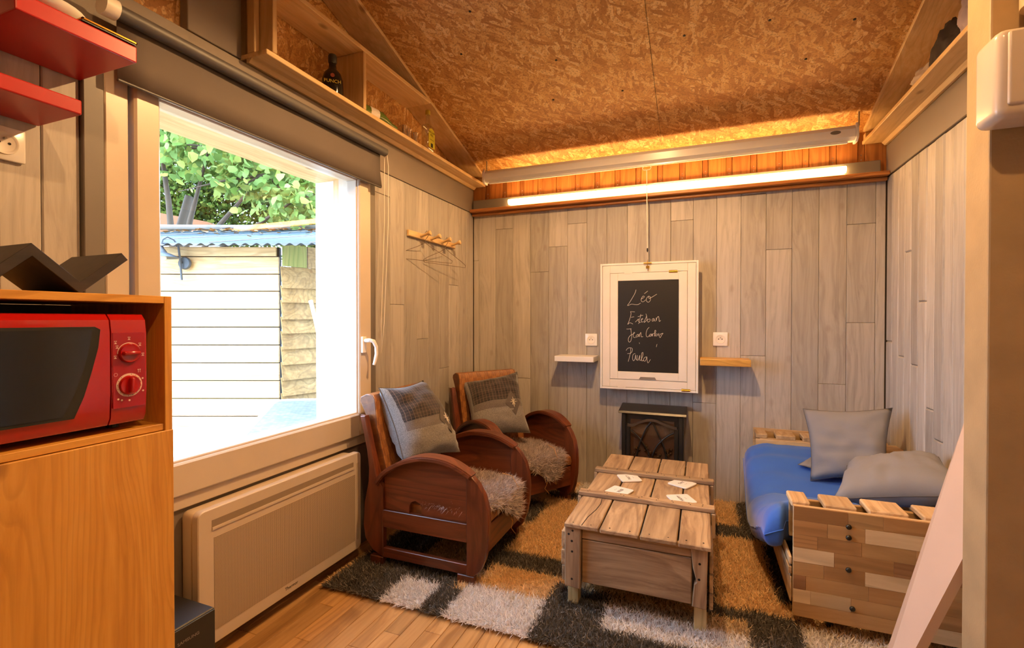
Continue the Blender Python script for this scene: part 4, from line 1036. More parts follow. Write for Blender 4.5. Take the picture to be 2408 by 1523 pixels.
# ---------------------------------------------------------------- pallet sofa
so = thing('pallet_sofa', 'low pallet-wood sofa frame with slatted arms and patchwork end panel', 'sofa', (.62, 2.57, 0))
PALR = wood('rough_pallet', srgb('a9855c'), srgb('cfae84'), srgb('e0c69e'), 'Y', .6, .9, .8, .25, .35, knotcol=srgb('5d3a22'))
PALX = wood('rough_pallet_x', srgb('b08a5c'), srgb('d2b083'), srgb('e0c69e'), 'X', .6, .9, .7, .2, .3, knotcol=srgb('5d3a22'))
ep = box('end_panel', PALX, (.307, .93, 1.960, 1.973, .062, .455), so, bev=.001)
STV = [wood('stave_%s' % n_, srgb(a), srgb(b_), srgb(c), 'X', .45, .7, .1, .14, .1) for n_, a, b_, c in (('oak', 'a57d4c', 'c09660', 'cda470'), ('tan', '9a6f42', 'b58652', 'c39864'), ('pale', 'cfae80', 'dfc296', 'e8cfa8'), ('brown', '8a5f3c', 'a2754c', 'b0855a'))]
rz_ = [.063, .112, .160, .210, .258, .308, .356, .405, .454]
rows_ = [[(.62, 0), (.93, 2)], [(.36, 2), (.48, 2), (.70, 0), (.93, 1)], [(.345, 3), (.53, 0), (.93, 1)], [(.40, 0), (.52, 1), (.70, 2), (.93, 0)], [(.43, 2), (.60, 1), (.93, 3)], [(.38, 1), (.51, 1), (.66, 0), (.93, 1)], [(.41, 1), (.52, 0), (.74, 2), (.93, 0)], [(.47, 1), (.57, 0), (.93, 1)]]
for k_, r_ in enumerate(rows_):
    x0 = .307
    for x1, c_ in r_:
        piece('stave', STV[c_], (x0 + .0003, x1 - .0003, 1.9535 - .0003 * c_, 1.9598, rz_[k_] + .0003, rz_[k_ + 1] - .0003), ep, bev=.0004); x0 = x1
for x_, z_ in ((.472, .406), (.472, .369), (.472, .258), (.484, .126)):
    MB().lathe([(.001, 1.945), (.006, 1.9455), (.0085, 1.949), (.0088, 1.9525)], (x_, 0, z_), 16, 'Y').build('bolt', M_black, so, smooth=50)
for x0, x1 in ((.302, .362), (.405, .502), (.536, .648), (.687, .79), (.83, .925)):
    piece('arm_slat', PALR, (x0, x1, 1.9735, 2.090, .445, .466), so, bev=.004)
    piece('arm_slat', PALR, (x0 - .012, x1 - .012, 3.062, 3.18, .440, .466), so, bev=.004)
for yy in (2.068, 3.062):
    box('arm_board', PALX, (.31, .92, yy, yy + .018, .30, .443), so, bev=.002)
box('end_panel', PALX, (.286, .92, 3.1805, 3.196, .062, .474), so, bev=.002)
box('arm_board', PALX, (.289, .92, 3.055, 3.0615, .395, .438), so, bev=.002)
for x0, x1, z0_, z1_ in ((.296, .306, .235, .262), (.294, .306, .20, .226), (.30, .306, .10, .19)): piece('side_slat', PALR, (x0, x1, 1.975, 3.178, z0_, z1_), so, bev=.002)
for k_ in range(8):
    y0 = 2.10 + k_ * .117
    piece('seat_slat', PALX, (.31, .80, y0, y0 + .09, .115, .133), so, bev=.002)
for xx in (.32, .55, .78): box('seat_beam', PALR, (xx, xx + .04, 1.975, 3.178, .07, .114), so, bev=.002)
box('back_board', PALR, (.905, .925, 2.092, 3.054, .12, .455), so, bev=.003)
for k_ in range(5):
    y0 = 2.13 + k_ * .19
    piece('back_slat', PALX, (.815, .926, y0, y0 + .10, .456, .474), so, bev=.004)
box('back_rail', PALR, (.808, .826, 2.092, 3.054, .39, .455), so, bev=.003)
for xx, yy in ((.43, 2.03), (.80, 2.03), (.43, 3.10), (.80, 3.10)):
    cs = MB().lathe([(.018, -.012), (.0285, -.010), (.0285, .010), (.018, .012)], (xx, yy, .030), 20, 'X').box(xx - .018, xx + .018, yy - .006, yy + .02, .035, .062, bev=.003)
    cs.build('caster', M_black, so, smooth=40)
# mattress
M_blue = plain('blue_cotton', srgb('2a5fc0'), .85, bumpy=.3)
M_blue.node_tree.nodes['Principled BSDF'].inputs['Sheen Weight'].default_value = .3
mt_ = thing('futon_mattress', 'blue cotton futon mattress sagging on the pallet sofa', 'mattress', (.5, 2.57, .2))
prof_ = [(2.09, .365), (2.15, .345), (2.26, .285), (2.42, .235), (2.58, .215), (2.66, .218), (2.78, .26), (2.90, .315), (3.0, .345), (3.054, .36)]
def zc_(y):
    if y <= prof_[0][0]: return prof_[0][1]
    for (a, p), (b_, q) in zip(prof_, prof_[1:]):
        if y <= b_:
            f = (y - a) / (b_ - a); f = f * f * (3 - 2 * f) * .5 + f * .5; return p + (q - p) * f
    return prof_[-1][1]
m = MB(); NX, NY = 30, 60; gg = {}
for s in (1, -1):
    for i in range(NX + 1):
        for j in range(NY + 1):
            if s < 0 and (i in (0, NX) or j in (0, NY)): gg[s, i, j] = gg[1, i, j]; continue
            # edge rows crowd towards the border so the edge is rounded
            u = i / NX; v = j / NY
            uu = .5 - .5 * math.cos(math.pi * u); vv = .5 - .5 * math.cos(math.pi * v); uu = .6 * uu + .4 * u; vv = .6 * vv + .4 * v
            xf_ = .205 + .035 * abs(vv - .45) ; x_ = xf_ + (.80 - xf_) * uu
            if uu < .14: y0_ = 2.018 + max(0, (uu - .11) / .03) * .078 
            else: y0_ = 2.096
            y_ = y0_ + (3.052 - y0_) * vv
            T = .150
            du = min(uu * .6, (1 - uu) * .6) / .055; dv = min(vv, 1 - vv) / .05
            f = (1 - max(0, 1 - du) ** 2.4) ** .5 * (1 - max(0, 1 - dv) ** 2.4) ** .5
            zz = zc_(y_) - .055 * max(0, (.34 - x_) / .14) ** 1.5 - (.012 if y_ < 2.2 else 0)
            wr = .006 * noise.noise(Vector((x_ * 3, y_ * 22, s))) * (1.6 if y_ > 2.75 else .7) + .004 * noise.noise(Vector((x_ * 14, y_ * 7, s + 3)))
            cre = -.02 * math.exp(-((y_ - 2.62) / .02) ** 2) if s > 0 else 0
            gg[s, i, j] = m.bm.verts.new((x_, y_, zz + s * T / 2 * f + (wr + cre) * min(1, f * 1.5)))
fs = []
for s in (1, -1):
    for i in range(NX):
        for j in range(NY): fs.append(m.bm.faces.new((gg[s, i, j], gg[s, i + 1, j], gg[s, i + 1, j + 1], gg[s, i, j + 1])[::s]))
bmesh.ops.recalc_face_normals(m.bm, faces=fs)
piping = [gg[1, i, 0].co.copy() for i in range(0, 8)][::-1] + [gg[1, 0, j].co.copy() for j in range(1, NY + 1)]
m.build('mattress_cover', M_blue, mt_, smooth='all')
MB().tube(piping, .0025, 5).build('piping', M_blue, mt_)
# grey cushions
M_gcot = plain('grey_cotton', srgb('85848a'), .9, bumpy=.3); M_gseam = plain('grey_seam', srgb('5d5a5c'), .9)
def pillow(crn, th, label, sd, wr=.008, pinch=.10):
    mm, nrm, P_ = cushion_mesh(crn, th, seed=sd, wr=wr, pinch=pinch)
    cen = sum((Vector(c) for c in crn), Vector()) / 4
    t = thing('sofa_cushion', label, 'cushion', cen, group='plain grey cushions on the sofa')
    mm.build('cover', M_gcot, t, smooth='all')
    MB().tube(seam(P_), .0014, 5, closed=True).build('piping', M_gseam, t)
pillow([(.495, 2.90, .650), (.862, 2.84, .690), (.795, 2.66, .385), (.500, 2.73, .325)], .12, 'upright plain grey square cushion at the back of the blue mattress', 4)
pillow([(.47, 2.17, .425), (.60, 2.52, .47), (.905, 2.47, .555), (.885, 2.13, .505)], .15, 'large plain grey cushion lying flat by the near slatted arm', 5, pinch=.07)
pillow([(.46, 2.82, .375), (.60, 2.99, .43), (.78, 2.9, .40), (.64, 2.74, .345)], .035, 'small grey cushion corner peeking out under the upright grey cushion', 6)

# ---------------------------------------------------------------- bottles and clutter on the ledges
b1 = thing('liqueur_bottle', 'squat black bottle with yellow lettering on the left ledge', 'bottle', (-1.56, 1.70, 2.104))
BX, BYY = -1.545, 1.715
MB().lathe([(.030, 2.1045), (.044, 2.11), (.047, 2.14), (.045, 2.19), (.036, 2.218), (.018, 2.238), (.015, 2.262), (.016, 2.266)], (BX, BYY, 0), 24).build('bottle_body', plain('black_glass', srgb('15120f'), .12), b1, smooth=60)
MB().lathe([(.017, 2.2665), (.019, 2.27), (.019, 2.296), (.016, 2.303)], (BX, BYY, 0), 20).build('bottle_cap', M_black, b1, smooth=50)
fd = Vector((0 - BX, 0 - BYY, 0)).normalized(); sd_ = Vector((-fd.y, fd.x, 0))
def on_front(c, r, z): p = Vector((c[0], c[1], z)) + fd * r; return basis(p, sd_, (0, 0, 1))
M_yel = plain('yellow_lettering', srgb('c9b23a'), .5)
text('label_lettering', 'PUNCH', .021, M_yel, on_front((BX, BYY), .0485, 2.165), b1, .0002, label='yellow lettering reading PUNCH')
text('label_lettering', 'coco', .013, M_red, on_front((BX, BYY), .0485, 2.188), b1, .0002) if False else None
MB().lathe([(.0005, 0), (.009, 0), (.009, .0006)], n=12).xf(on_front((BX, BYY), .0475, 2.192)).build('label_emblem', plain('dull_red', srgb('8e3a24'), .5), b1)
b2 = thing('whisky_bottle', 'clear bottle with a yellow label and cap on the left ledge', 'bottle', (-1.54, 2.46, 2.104))
BX2, BY2 = -1.508, 2.46
g_ = MB().box(BX2 - .026, BX2 + .026, BY2 - .040, BY2 + .040, 2.1045, 2.262, bev=.016, seg=3).lathe([(.022, 2.258), (.014, 2.275), (.012, 2.30), (.013, 2.322)], (BX2, BY2, 0), 18)
g_.build('bottle_glass', glass('clear_bottle_glass', (.93, .93, .88, 1), 1.2), b2, smooth=50)
MB().lathe([(.014, 2.3225), (.0155, 2.325), (.0155, 2.345), (.013, 2.349)], (BX2, BY2, 0), 18).build('bottle_cap', plain('yellow_cap', srgb('b8a02a'), .4), b2, smooth=50)
lx = BX2 + .0265
lab = MB().prism([(BY2 - .034, 2.125), (BY2 + .034, 2.125), (BY2 + .034, 2.215), (BY2 + .024, 2.232), (BY2, 2.240), (BY2 - .024, 2.232), (BY2 - .034, 2.215)], 'X', lx, lx + .0006).build('paper_label', plain('yellow_label', srgb('cfc22e'), .5), b2)
text('label_lettering', 'WILLIAM\nPEEL', .0165, M_dark, basis((lx + .001, BY2, 2.206), (0, 1, 0), (0, 0, 1)), lab, .0001, label='dark lettering reading WILLIAM PEEL')
text('label_lettering', 'blended scotch', .007, M_dark, basis((lx + .001, BY2, 2.172), (0, 1, 0), (0, 0, 1)), lab, .0001)
MB().box(lx + .0006, lx + .001, BY2 - .011, BY2 + .011, 2.128, 2.152).build('label_square', M_dark, lab)
# second bottle's neighbours
bk_ = thing('bottle_lying', 'green bottle lying on its side by the middle upright of the ledge', 'bottle', (-1.56, 2.03, 2.104))
MB().tube([(-1.535, 1.90, 2.1355), (-1.515, 2.02, 2.1355), (-1.505, 2.09, 2.125), (-1.500, 2.13, 2.12)], [.031, .031, .013, .012], 14).build('bottle_body', plain('green_glass', srgb('58682a'), .15), bk_, smooth=50)
MB().tube([(-1.529, 1.935, 2.1355), (-1.520, 1.99, 2.1355)], .0315, 14).build('paper_label', M_whitem, bk_, smooth=50)
for k_, (yy, xx) in enumerate(((2.20, -1.50), (2.25, -1.505), (2.31, -1.50))):
    g2 = MB().lathe([(.016, 2.1045), (.017, 2.107), (.021, 2.158), (.0215, 2.16), (.020, 2.158), (.015, 2.110), (.001, 2.109)], (xx, yy, 0), 18)
    tag(g2.build('shot_glass', glass('shot_glass_%d' % k_, (.93, .9, .86, 1), 1.5), smooth=50), ('shot glass nearest the lying green bottle on the left ledge', 'middle shot glass on the left ledge', 'shot glass nearest the yellow-labelled bottle on the left ledge')[k_], 'glass', 'shot glasses on the left ledge')
# crumpled clothes on right ledge
def crumple(name, c, s, mat, label, sd):
    m = MB(); bmesh.ops.create_icosphere(m.bm, subdivisions=4, radius=1)
    for v in m.bm.verts:
        d = noise.fractal(v.co * 1.5 + Vector((sd, 0, 0)), 1, 2, 4) * .38 + noise.noise(v.co * 5 + Vector((0, sd, 0))) * .12
        v.co = v.co * (1 + d); v.co.z = max(v.co.z, -.55)
        v.co = Vector((c[0] + v.co.x * s[0], c[1] + v.co.y * s[1], c[2] + (v.co.z + .55) * s[2]))
    tag(m.build(name, mat, smooth='all'), label, 'clothing', 'clothes on the right ledge')
crumple('folded_jumper', (.868, 2.30, 2.104), (.042, .10, .080), plain('dark_brown_knit', srgb('2d221e'), .95), 'dark brown crumpled jumper on the right ledge', 1)
crumple('crumpled_shirt', (.866, 2.50, 2.104), (.040, .085, .040), plain('pale_cloth', srgb('b9a594'), .9), 'pale crumpled shirt at the far end of the clothes on the right ledge', 5)
crumple('striped_cloth', (.868, 2.12, 2.104), (.042, .065, .105), plain('lilac_cloth', srgb('a08f96'), .9), 'pale lilac cloth beside the post on the right ledge', 9)

# ---------------------------------------------------------------- partition post, brace and white box on the right
wp = struct(box('wall_partition', M_post, (.575, .999, 1.345, 1.445, 0, 2.7), bev=.004, seg=2))
m = MB()
q_ = [(.374, 1.452, 0), (.71, 1.452, .90), (.660, 1.62, .90), (.433, 1.62, 0)]
va = [m.bm.verts.new(p) for p in q_]; vb = [m.bm.verts.new((p[0] + .022, p[1], p[2])) for p in q_]
m.bm.faces.new(va); m.bm.faces.new(vb[::-1])
for k_ in range(4): m.bm.faces.new((va[k_], vb[k_], vb[(k_ + 1) % 4], va[(k_ + 1) % 4]))
bmesh.ops.recalc_face_normals(m.bm, faces=m.bm.faces)
tag(m.build('slanted_brace', plain('pinkish_cream_board', srgb('c9ab94'), .5)), 'slanted cream painted board leaning behind the post at lower right', 'panel')
wx = thing('wall_box', 'white glossy plastic wall box with rounded front on the post at upper right', 'box', (.64, 1.34, 1.52))
m = MB(); 
A_ = [(.545, 1.3445), (.545, 1.335), (.552, 1.27), (.575, 1.25), (.76, 1.25), (.76, 1.3445)]
m.box(.546, .80, 1.252, 1.3445, 1.522, 1.700, bev=.018, seg=4)
M_box = plain('warm_white_plastic', srgb('d2c0ad'), .22); m.build('housing', M_box, wx, smooth=50)
m = MB().box(.562, .80, 1.246, 1.256, 1.545, 1.690, bev=.012, seg=3); m.build('front_cover', M_box, wx, smooth=50)
MB().tube([(.640, 1.30, 2.62), (.640, 1.30, 1.755)], .036, 24).build('duct_pipe', M_post, wx, smooth=60, label='cream painted pipe rising from the box')
MB().tube([(.645, 1.30, 1.754), (.645, 1.30, 1.70)], .026, 20).build('pipe_stub', M_grey, wx, smooth=60)

# ---------------------------------------------------------------- ceiling lamps, both above the frame
M_bulb = emis('lamp_bulb', (1, .62, .3, 1), 30)
def lamp(x, y, e, label, r=.022):
    z = ceil_z(y)
    t = thing('ceiling_lamp', label, 'lamp', (x, y, z))
    MB().lathe([(.045, z + .01), (.045, z - .018), (.012, z - .022), (.012, z - .05)], (x, y, 0), 24).build('lamp_base', M_white, t, smooth=40)
    MB().lathe([(.012, z - .051), (.022, z - .07), (.028, z - .09), (.022, z - .112), (.004, z - .12)], (x, y, 0), 20).build('bulb', M_bulb, t, smooth=60)
    m = MB(); prof = [(.014, .0), (.06, -.012), (.115, -.045), (.150, -.140), (.147, -.141), (.112, -.049), (.058, -.017), (.014, -.006)]
    m.lathe([(r_, z - .045 + q) for r_, q in prof], (x, y, 0), 32); m.build('lamp_shade', M_white, t, smooth=50)
    l = light('bulb_light', 'POINT', (x, y, z - .135), e, WARM, shadow_soft_size=r); l.parent = t; l.location = (0, 0, -.135)
lamp(-.30, 1.70, 160, 'warm bulb under a white shade on the ceiling above the crate table')
lamp(.10, .25, 62, 'warm bulb under a white shade on the ceiling above the kitchen end')
# ---------------------------------------------------------------- outside the window (local axes: u right, d away, turned 21.6 degrees)
A = R(21.6)
def Wp(u, d, z=0): return Vector((u * math.cos(A) - d * math.sin(A), u * math.sin(A) + d * math.cos(A), z))
def outside(name, label, cat, u, d, z=0, **k):
    t = thing(name, label, cat, Wp(u, d, z), A, **k); LOCAL.add(t.name); t['_u'] = 0; del t['_u']; return t
gnd = struct(MB().prism([(-14, -6), (-1.9, -6), (-1.9, 14), (-14, 14)], 'Z', -.12, -.02).build('ground', plain('garden_soil', srgb('6f6650'), .95)))
M_shedw = wood('pale_shed_board', srgb('b08c58'), srgb('cbac7c'), srgb('dcc49c'), 'X', .7, .8, .55, .06, .2, knotcol=srgb('b0702c'))
M_shedb = wood('brown_shed_board', srgb('74562c'), srgb('937443'), srgb('a98c5a'), 'X', .7, .8, .7, .14, .3, knotcol=srgb('7a5224'))
U0, D0 = -3.1, 4.0
sh = outside('garden_shed', 'pale boarded garden shed with blue corrugated roof outside the window', 'shed', U0, D0)
zb = [.06, .159, .308, .457, .606, .755, .904, 1.053, 1.203, 1.352, 1.494, 1.641, 1.725]
for i, (a, b_) in enumerate(zip(zb, zb[1:])):
    ur = -1.945 if i < 11 else -1.965
    piece('shed_board', M_shedw, (-4.6 - U0, ur - U0, 0, .02, a + .0038, b_ - .0038), sh, bev=.002)
def sbox(name, mat, b_, bev=0): return MB().box(*b_, bev=bev).build(name, mat, sh, local=True)
sbox('shed_wall', M_dark, (-4.6 - U0, -1.95 - U0, .030, .06, 0, 1.72))
# clapboard side receding to the right
ca, sa = math.cos(R(90 - 40)), math.sin(R(90 - 40))
def side_pt(s, o, z): # s along the side, o outward
    return Vector((-1.925 - U0 + s * math.sin(R(40)) + o * math.cos(R(40)), .0 + s * math.cos(R(40)) - o * math.sin(R(40)), z))
zs = [.36, .49, .62, .75, .88, 1.01, 1.13, 1.27, 1.39, 1.55]
for i, (a, b_) in enumerate(zip(zs, zs[1:])):
    m = MB(); L_ = 1.35
    for v in [(0, .035, a - .012), (L_, .030, a + .012 * (i % 3 - 1)), (L_, .002, b_ + .02), (0, .002, b_ + .01), (0, .018, a - .012), (L_, .012, a + .012 * (i % 3 - 1)), (L_, -.014, b_ + .02), (0, -.014, b_ + .01)]:
        m.bm.verts.new(side_pt(*v))
    m.bm.verts.ensure_lookup_table(); V = m.bm.verts
    for f in ((0, 1, 2, 3), (7, 6, 5, 4), (0, 4, 5, 1), (1, 5, 6, 2), (2, 6, 7, 3), (3, 7, 4, 0)): m.bm.faces.new([V[q] for q in f])
    bmesh.ops.recalc_face_normals(m.bm, faces=m.bm.faces)
    m.build('clapboard', M_shedb, sh, local=True)
M_moss = wood('mossy_board', srgb('5f6c28'), srgb('7d7c3c'), srgb('93824e'), 'Z', .8, .8, .3, .1, .2)
for k_, (s0, s1, mt2) in enumerate(((0, .20, M_moss), (.21, .42, M_shedb), (.43, .66, M_shedb), (.67, .9, M_shedb), (.91, 1.2, M_shedb))):
    m = MB()
    for s_, o_, z_ in ((s0, .045, 1.56), (s1, .045, 1.56), (s1, .045, 1.74), (s0, .045, 1.74), (s0, .02, 1.56), (s1, .02, 1.56), (s1, .02, 1.74), (s0, .02, 1.74)): m.bm.verts.new(side_pt(s_, o_, z_))
    m.bm.verts.ensure_lookup_table(); V = m.bm.verts
    for f in ((0, 1, 2, 3), (7, 6, 5, 4), (0, 4, 5, 1), (1, 5, 6, 2), (2, 6, 7, 3), (3, 7, 4, 0)): m.bm.faces.new([V[q] for q in f])
    bmesh.ops.recalc_face_normals(m.bm, faces=m.bm.faces)
    m.build('upper_board', mt2, sh, local=True)
# corrugated roof
m = MB(); pitch = .088; n = 300; ua, ub = -4.9 - U0, -.8 - U0
top, bot = [], []
for i in range(n + 1):
    u = ua + (ub - ua) * i / n; a_ = .011 * math.sin(2 * math.pi * u / pitch)
    top.append(m.bm.verts.new((u + .0, -.20, 1.712 + a_))); bot.append(m.bm.verts.new((u + 1.0, 2.3, 2.285 + a_)))
for i in range(n): m.bm.faces.new((top[i], top[i + 1], bot[i + 1], bot[i]))
ro = m.build('corrugated_roof', plain('blue_grey_sheet', srgb('2c3a44'), .45, var=1), sh, smooth='all', local=True)
md = ro.modifiers.new('s', 'SOLIDIFY'); md.thickness = .002
rs = MB()
for u in (-4.0, -3.2, -2.4, -1.6):
    rs.tube([(u - U0, -.20, 1.727), (u + 1.0 - U0, 2.3, 2.302)], .004, 6)
rs.build('sheet_lap', M_grey, sh, local=True)
MB().tube([(ua, 2.32, 2.33), (ub + 1, 2.32, 2.31)], .035, 8).build('ridge_cap', M_grey, sh, local=True)
# fallen leaves on the roof
rg2 = np.random.RandomState(21); n = 260
uu = rg2.uniform(-4.7, -1.2, n); dd = rg2.beta(4, 1.2, n) * 2.4
lf = MB()
for u, d_ in zip(uu, dd):
    z_ = 1.732 + (d_) * .2292; r_ = rg2.uniform(.012, .04) * (.6 + d_ / 3); an = rg2.uniform(0, 6.28)
    q = [(u - U0 + 1.0 * d_ / 2.5 + r_ * math.cos(an + k), d_ - .2 + r_ * math.sin(an + k), z_ + rg2.uniform(0, .02)) for k in (0, 1.6, 3.1, 4.7)]
    lf.bm.faces.new([lf.bm.verts.new(p) for p in q])
lo = lf.build('fallen_leaves', plain('orange_leaf', srgb('c98a45'), .8), None, local=True)
lo.location = sh.location; lo.rotation_euler = sh.rotation_euler; tag(lo, 'orange fallen leaves scattered on the blue shed roof', 'leaves'); lo['kind'] = 'stuff'
# deck
dk_ = outside('garden_deck', 'pale timber deck boards in front of the shed', 'deck', U0, 3.0, 0)
d0 = 3.95
for i in range(11):
    piece('deck_board', M_shedw, (-1.6, 1.15 if i < 7 else .9, d0 - 3.0 - .215, d0 - 3.0 - .012, .215, .238), dk_, bev=.004); d0 -= .218
MB().box(-1.6, .9, -1.4, .94, .10, .20).build('deck_frame', M_dark, dk_, local=True)
# wall lamp
wl_ = outside('outdoor_wall_lamp', 'grey gooseneck barn lamp on the sunlit shed wall', 'lamp', -2.70, 3.98, 1.5)
M_zinc = plain('zinc_grey', srgb('464e55'), .5, metal=.1)
k4 = 3.8 / 1128
def lp(x, y): return ((448 - x) * -k4, (612 - y) * k4 - .0)
cz0 = 1.12 + (750 - 620) * 4 / 1128 - 1.5
MB().lathe([(.001, -.035), (.045, -.032), (.052, -.022), (.052, -.012)], (-.0, 0, cz0), 28, 'Y').build('wall_plate', M_zinc, wl_, local=True, smooth=50)
MB().tube([(-.010, -.04, cz0 - .14), (-.012, -.055, cz0 + .02), (-.016, -.07, cz0 + .14), (-.03, -.10, cz0 + .18), (-.06, -.13, cz0 + .20), (-.085, -.15, cz0 + .175), (-.09, -.155, cz0 + .14), (-.092, -.155, cz0 + .115)], .008, 10).build('gooseneck', M_zinc, wl_, local=True, smooth=60)
MB().tube([(-.012, -.02, cz0 + .0), (-.012, -.055, cz0 + .01)], .01, 8).build('arm_socket', M_zinc, wl_, local=True)
MB().lathe([(.012, .125), (.018, .105), (.032, .085), (.040, .070), (.065, .062), (.118, .036), (.120, .030), (.06, .056), (.001, .058)], (-.092, -.155, cz0), 32).build('lamp_shade', M_zinc, wl_, local=True, smooth=50)
MB().lathe([(.022, .06), (.034, .045), (.034, .02), (.022, .008), (.002, .006)], (-.092, -.155, cz0), 20).build('lamp_glass', M_whitem, wl_, local=True, smooth=50)
# leaning pole
po = outside('leaning_pole', 'pale wooden pole leaning on the brown clapboards', 'pole', -1.55, 3.98, 0)
def uz(px, py, d): return ((px - 1204) * d / 1128 + 1.55, d - 3.98, 1.12 - (py - 750) * d / 1128)
MB().tube([uz(732, 712, 4.05), uz(748, 780, 4.0), uz(785, 985, 3.9), uz(800, 1080, 3.85)], .016, 10).build('pole_shaft', wood('pale_pole', srgb('cdb890'), srgb('e2d2b0'), srgb('efe4cb'), 'Z', .6, .8, .2, .1, .1), po, local=True, smooth=50)
MB().tube([uz(732, 712, 4.05), uz(730.5, 707, 4.055)], .0175, 10).build('pole_cap', M_whitem, po, local=True)
# woven table
m, t, b = newmat('white_wicker')
v, _ = coords(t, False)
br = t.nodes.new('ShaderNodeTexBrick'); br.inputs['Scale'].default_value = 22; br.offset = .5
br.inputs['Color1'].default_value = srgb('6f7a86'); br.inputs['Color2'].default_value = srgb('566270'); br.inputs['Mortar'].default_value = srgb('131a22'); br.inputs['Mortar Size'].default_value = .018
br.inputs['Brick Width'].default_value = .8; br.inputs['Row Height'].default_value = .5
t.links.new(v, br.inputs[0]); t.links.new(br.outputs[0], b.inputs['Base Color']); b.inputs['Roughness'].default_value = .5
bump(t, b, br.outputs['Fac'], -.5, .004); M_wick = m
wt = thing('woven_garden_table', 'pale woven resin garden table with a white rim outside the window', 'table', (-2.4, 2.3, 0))
cor = [(-2.17, 1.72), (-3.03, 2.74), (-2.25, 3.18), (-1.96, 2.05)]
def roundpoly(P4, r=.12, n=6):
    out = []
    for i, p in enumerate(P4):
        p = Vector(p); a = (Vector(P4[i - 1]) - p).normalized(); b_ = (Vector(P4[(i + 1) % 4]) - p).normalized()
        s, e = p + a * r, p + b_ * r
        for k in range(n + 1):
            q = k / n; out.append(((1 - q) ** 2 * s.x + 2 * q * (1 - q) * p.x + q * q * e.x, (1 - q) ** 2 * s.y + 2 * q * (1 - q) * p.y + q * q * e.y))
    return out
rp_ = roundpoly(cor)
MB().prism(rp_, 'Z', .475, .498).build('woven_top', M_wick, wt)
MB().tube([(x_, y_, .490) for x_, y_ in rp_], .018, 10, closed=True).build('rim', M_white, wt, smooth=60)
for q in cor:
    p = Vector(q) * .8 + Vector((-2.35, 2.42)) * .2
    MB().tube([(p.x, p.y, .24), (p.x, p.y, .475)], .022, 10).build('leg', M_white, wt)
gs = thing('garden_stool', 'round glossy white garden stool close outside the window', 'stool', (-2.26, 1.70, 0))
MB().lathe([(.20, .405), (.255, .412), (.27, .43), (.262, .444), (.001, .448)], (-2.27, 1.72, 0), 40).build('stool_seat', M_white, gs, smooth=50)
for a_ in (0.6, 2.2, 3.8, 5.3): MB().tube([(-2.27 + .17 * math.cos(a_), 1.72 + .17 * math.sin(a_), .405), (-2.27 + .2 * math.cos(a_), 1.72 + .2 * math.sin(a_), .24)], .014, 8).build('leg', M_white, gs)
# trees
M_leaf = vcol_mat('leaf', .55, 0, .45); M_bark = plain('bark', srgb('4a3c2e'), .9)
def leaves(name, parent, cen, n, size, seed, cols):
    n = len(cen); rg = np.random.RandomState(seed)
    v = np.zeros((n, 6, 3)); 
    d1 = rg.normal(size=(n, 3)); d1[:, 2] -= .4; d1 /= np.linalg.norm(d1, axis=1, keepdims=True)
    d2 = np.cross(d1, rg.normal(size=(n, 3))); d2 /= np.linalg.norm(d2, axis=1, keepdims=True); d3 = np.cross(d1, d2)
    s = rg.uniform(.7, 1.3, (n, 1)) * size
    shp = [(0, 0, 0), (.15, .42, .10), (.60, .38, .08), (1.05, 0, 0), (.60, -.38, .08), (.15, -.42, .10)]
    for k_, (a_, b_, c_) in enumerate(shp): v[:, k_] = cen + d1 * s * a_ + d2 * s * b_ + d3 * s * c_
    me = bpy.data.meshes.new(name); me.vertices.add(n * 6); me.vertices.foreach_set('co', v.reshape(-1))
    b6 = (np.arange(n) * 6)[:, None]; me.loops.add(n * 8)
    me.loops.foreach_set('vertex_index', np.concatenate([b6 + np.array([0, 1, 2, 3]), b6 + np.array([0, 3, 4, 5])], 1).reshape(-1).astype(np.int32))
    me.polygons.add(n * 2); me.polygons.foreach_set('loop_start', (np.arange(n * 2) * 4).astype(np.int32)); me.polygons.foreach_set('loop_total', np.full(n * 2, 4, np.int32))
    ca = me.color_attributes.new('col', 'FLOAT_COLOR', 'POINT'); cc = np.ones((n, 6, 4))
    cc[:, :, :3] = (np.array(cols)[rg.randint(0, len(cols), n)] * rg.uniform(.45, 1.1, (n, 1)))[:, None, :]
    ca.data.foreach_set('color', cc.reshape(-1)); me.update(calc_edges=True); me.materials.append(M_leaf)
    o = bpy.data.objects.new(name, me); C.objects.link(o); o.parent = parent; o['kind'] = 'stuff'; return o
G1 = [(.08, .13, .02), (.12, .19, .03), (.17, .24, .04), (.26, .29, .05), (.05, .08, .015)]
G2 = [(.22, .34, .08), (.28, .40, .11), (.18, .29, .06), (.36, .40, .09)]
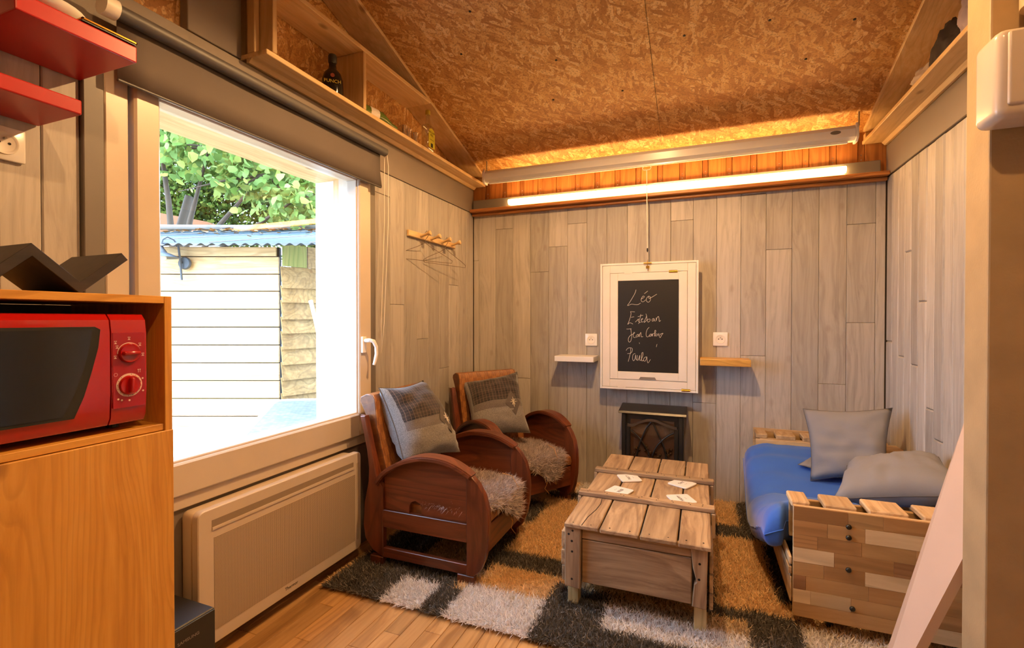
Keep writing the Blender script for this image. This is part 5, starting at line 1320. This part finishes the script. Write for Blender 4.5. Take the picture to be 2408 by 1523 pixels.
def tree(label, u, d, trunk_h, blobs, n, size, cols, seed, gaps=0):
    t = outside('garden_tree', label, 'tree', u, d, -.02, group='trees behind the shed'); rg = np.random.RandomState(seed)
    m = MB(); m.tube([(0, 0, 0), (.05, .03, trunk_h * .5), (-.05, 0, trunk_h), (.1, .1, trunk_h * 1.5)], [.16, .13, .10, .05], 10)
    m.build('trunk', M_bark, t, local=True, smooth=60)
    cs = []
    bm2 = MB()
    for (bu, bd, bz, rx, ry, rz2) in blobs:
        bm2.tube([(0, 0, trunk_h * .7), ((bu - u) * .4, (bd - d) * .4, (trunk_h * .7 + bz) / 2 + .1), (bu - u, bd - d, bz)], [.05, .035, .012], 7)
        for k_ in range(3):
            q = rg.normal(size=3) * np.array([rx, ry, rz2]) * .6
            bm2.tube([(bu - u, bd - d, bz), (bu - u + q[0] * .5, bd - d + q[1] * .5, bz + q[2] * .4), (bu - u + q[0], bd - d + q[1], bz + q[2])], [.02, .013, .005], 5)
        c = int(n * rx * rz2 / sum(b_[3] * b_[5] for b_ in blobs))
        tw = int(c / 14) + 1; twc = rg.normal(size=(tw, 3)); twc *= (rg.uniform(.15, 1, (tw, 1)) ** .45) / np.linalg.norm(twc, axis=1, keepdims=True)
        base = twc[rg.randint(0, tw, c)] * np.array([rx, ry, rz2]) + rg.normal(size=(c, 3)) * size * 1.1
        cs.append(base + np.array([bu - u, bd - d, bz]))
    bm2.build('branches', M_bark, t, local=True, smooth=60)
    leaves('foliage', t, np.concatenate(cs), n, size, seed + 1, cols)
tree('dense leafy tree filling the left of the window view behind the shed', -6.4, 9.0, 2.2, [(-6.6, 9, 3.0, 1.3, 1.0, .9), (-5.6, 8.8, 3.9, 1.3, 1.0, 1.0), (-6.8, 8.8, 4.6, 1.2, 1.0, 1.0), (-5.3, 9.2, 2.8, 1.1, .8, .7), (-6.0, 9.0, 5.3, 1.3, 1, .9)], 30000, .062, G1, 31)
tree('leafy tree behind the right half of the shed roof', -3.9, 8.8, 2.2, [(-4.3, 9, 3.6, 1.0, 1.0, .8), (-3.5, 8.8, 3.0, 1.0, .8, .7), (-4.6, 8.8, 4.5, 1.0, .9, .8), (-3.2, 9, 4.1, 1.0, .8, .7)], 17000, .062, G1, 41)
tree('bright large-leaved tree reaching over the shed roof', -4.6, 6.6, 1.9, [(-3.9, 6.2, 3.35, .8, .5, .35), (-3.2, 6.2, 3.0, .75, .4, .3), (-4.6, 6.2, 3.9, .6, .5, .3), (-2.75, 6.1, 2.65, .45, .35, .25)], 2000, .105, G2, 51)
# old brown sheet roof behind the shed
br_ = outside('old_roof', 'rusty brown sheet roof glimpsed between shed roof and trees', 'roof', -5.3, 7.4, 0)
MB().prism([(-.9, 2.42), (.8, 2.42), (.6, 2.62), (-.9, 2.9)], 'Y', 0, .4).build('roof_sheet', plain('rusty_brown', srgb('7a4a28'), .8), br_, local=True)
MB().box(-.9, .7, .05, .35, 0, 2.418).build('wall_block', plain('old_grey_wall', srgb('8a8378'), .9), br_, local=True)
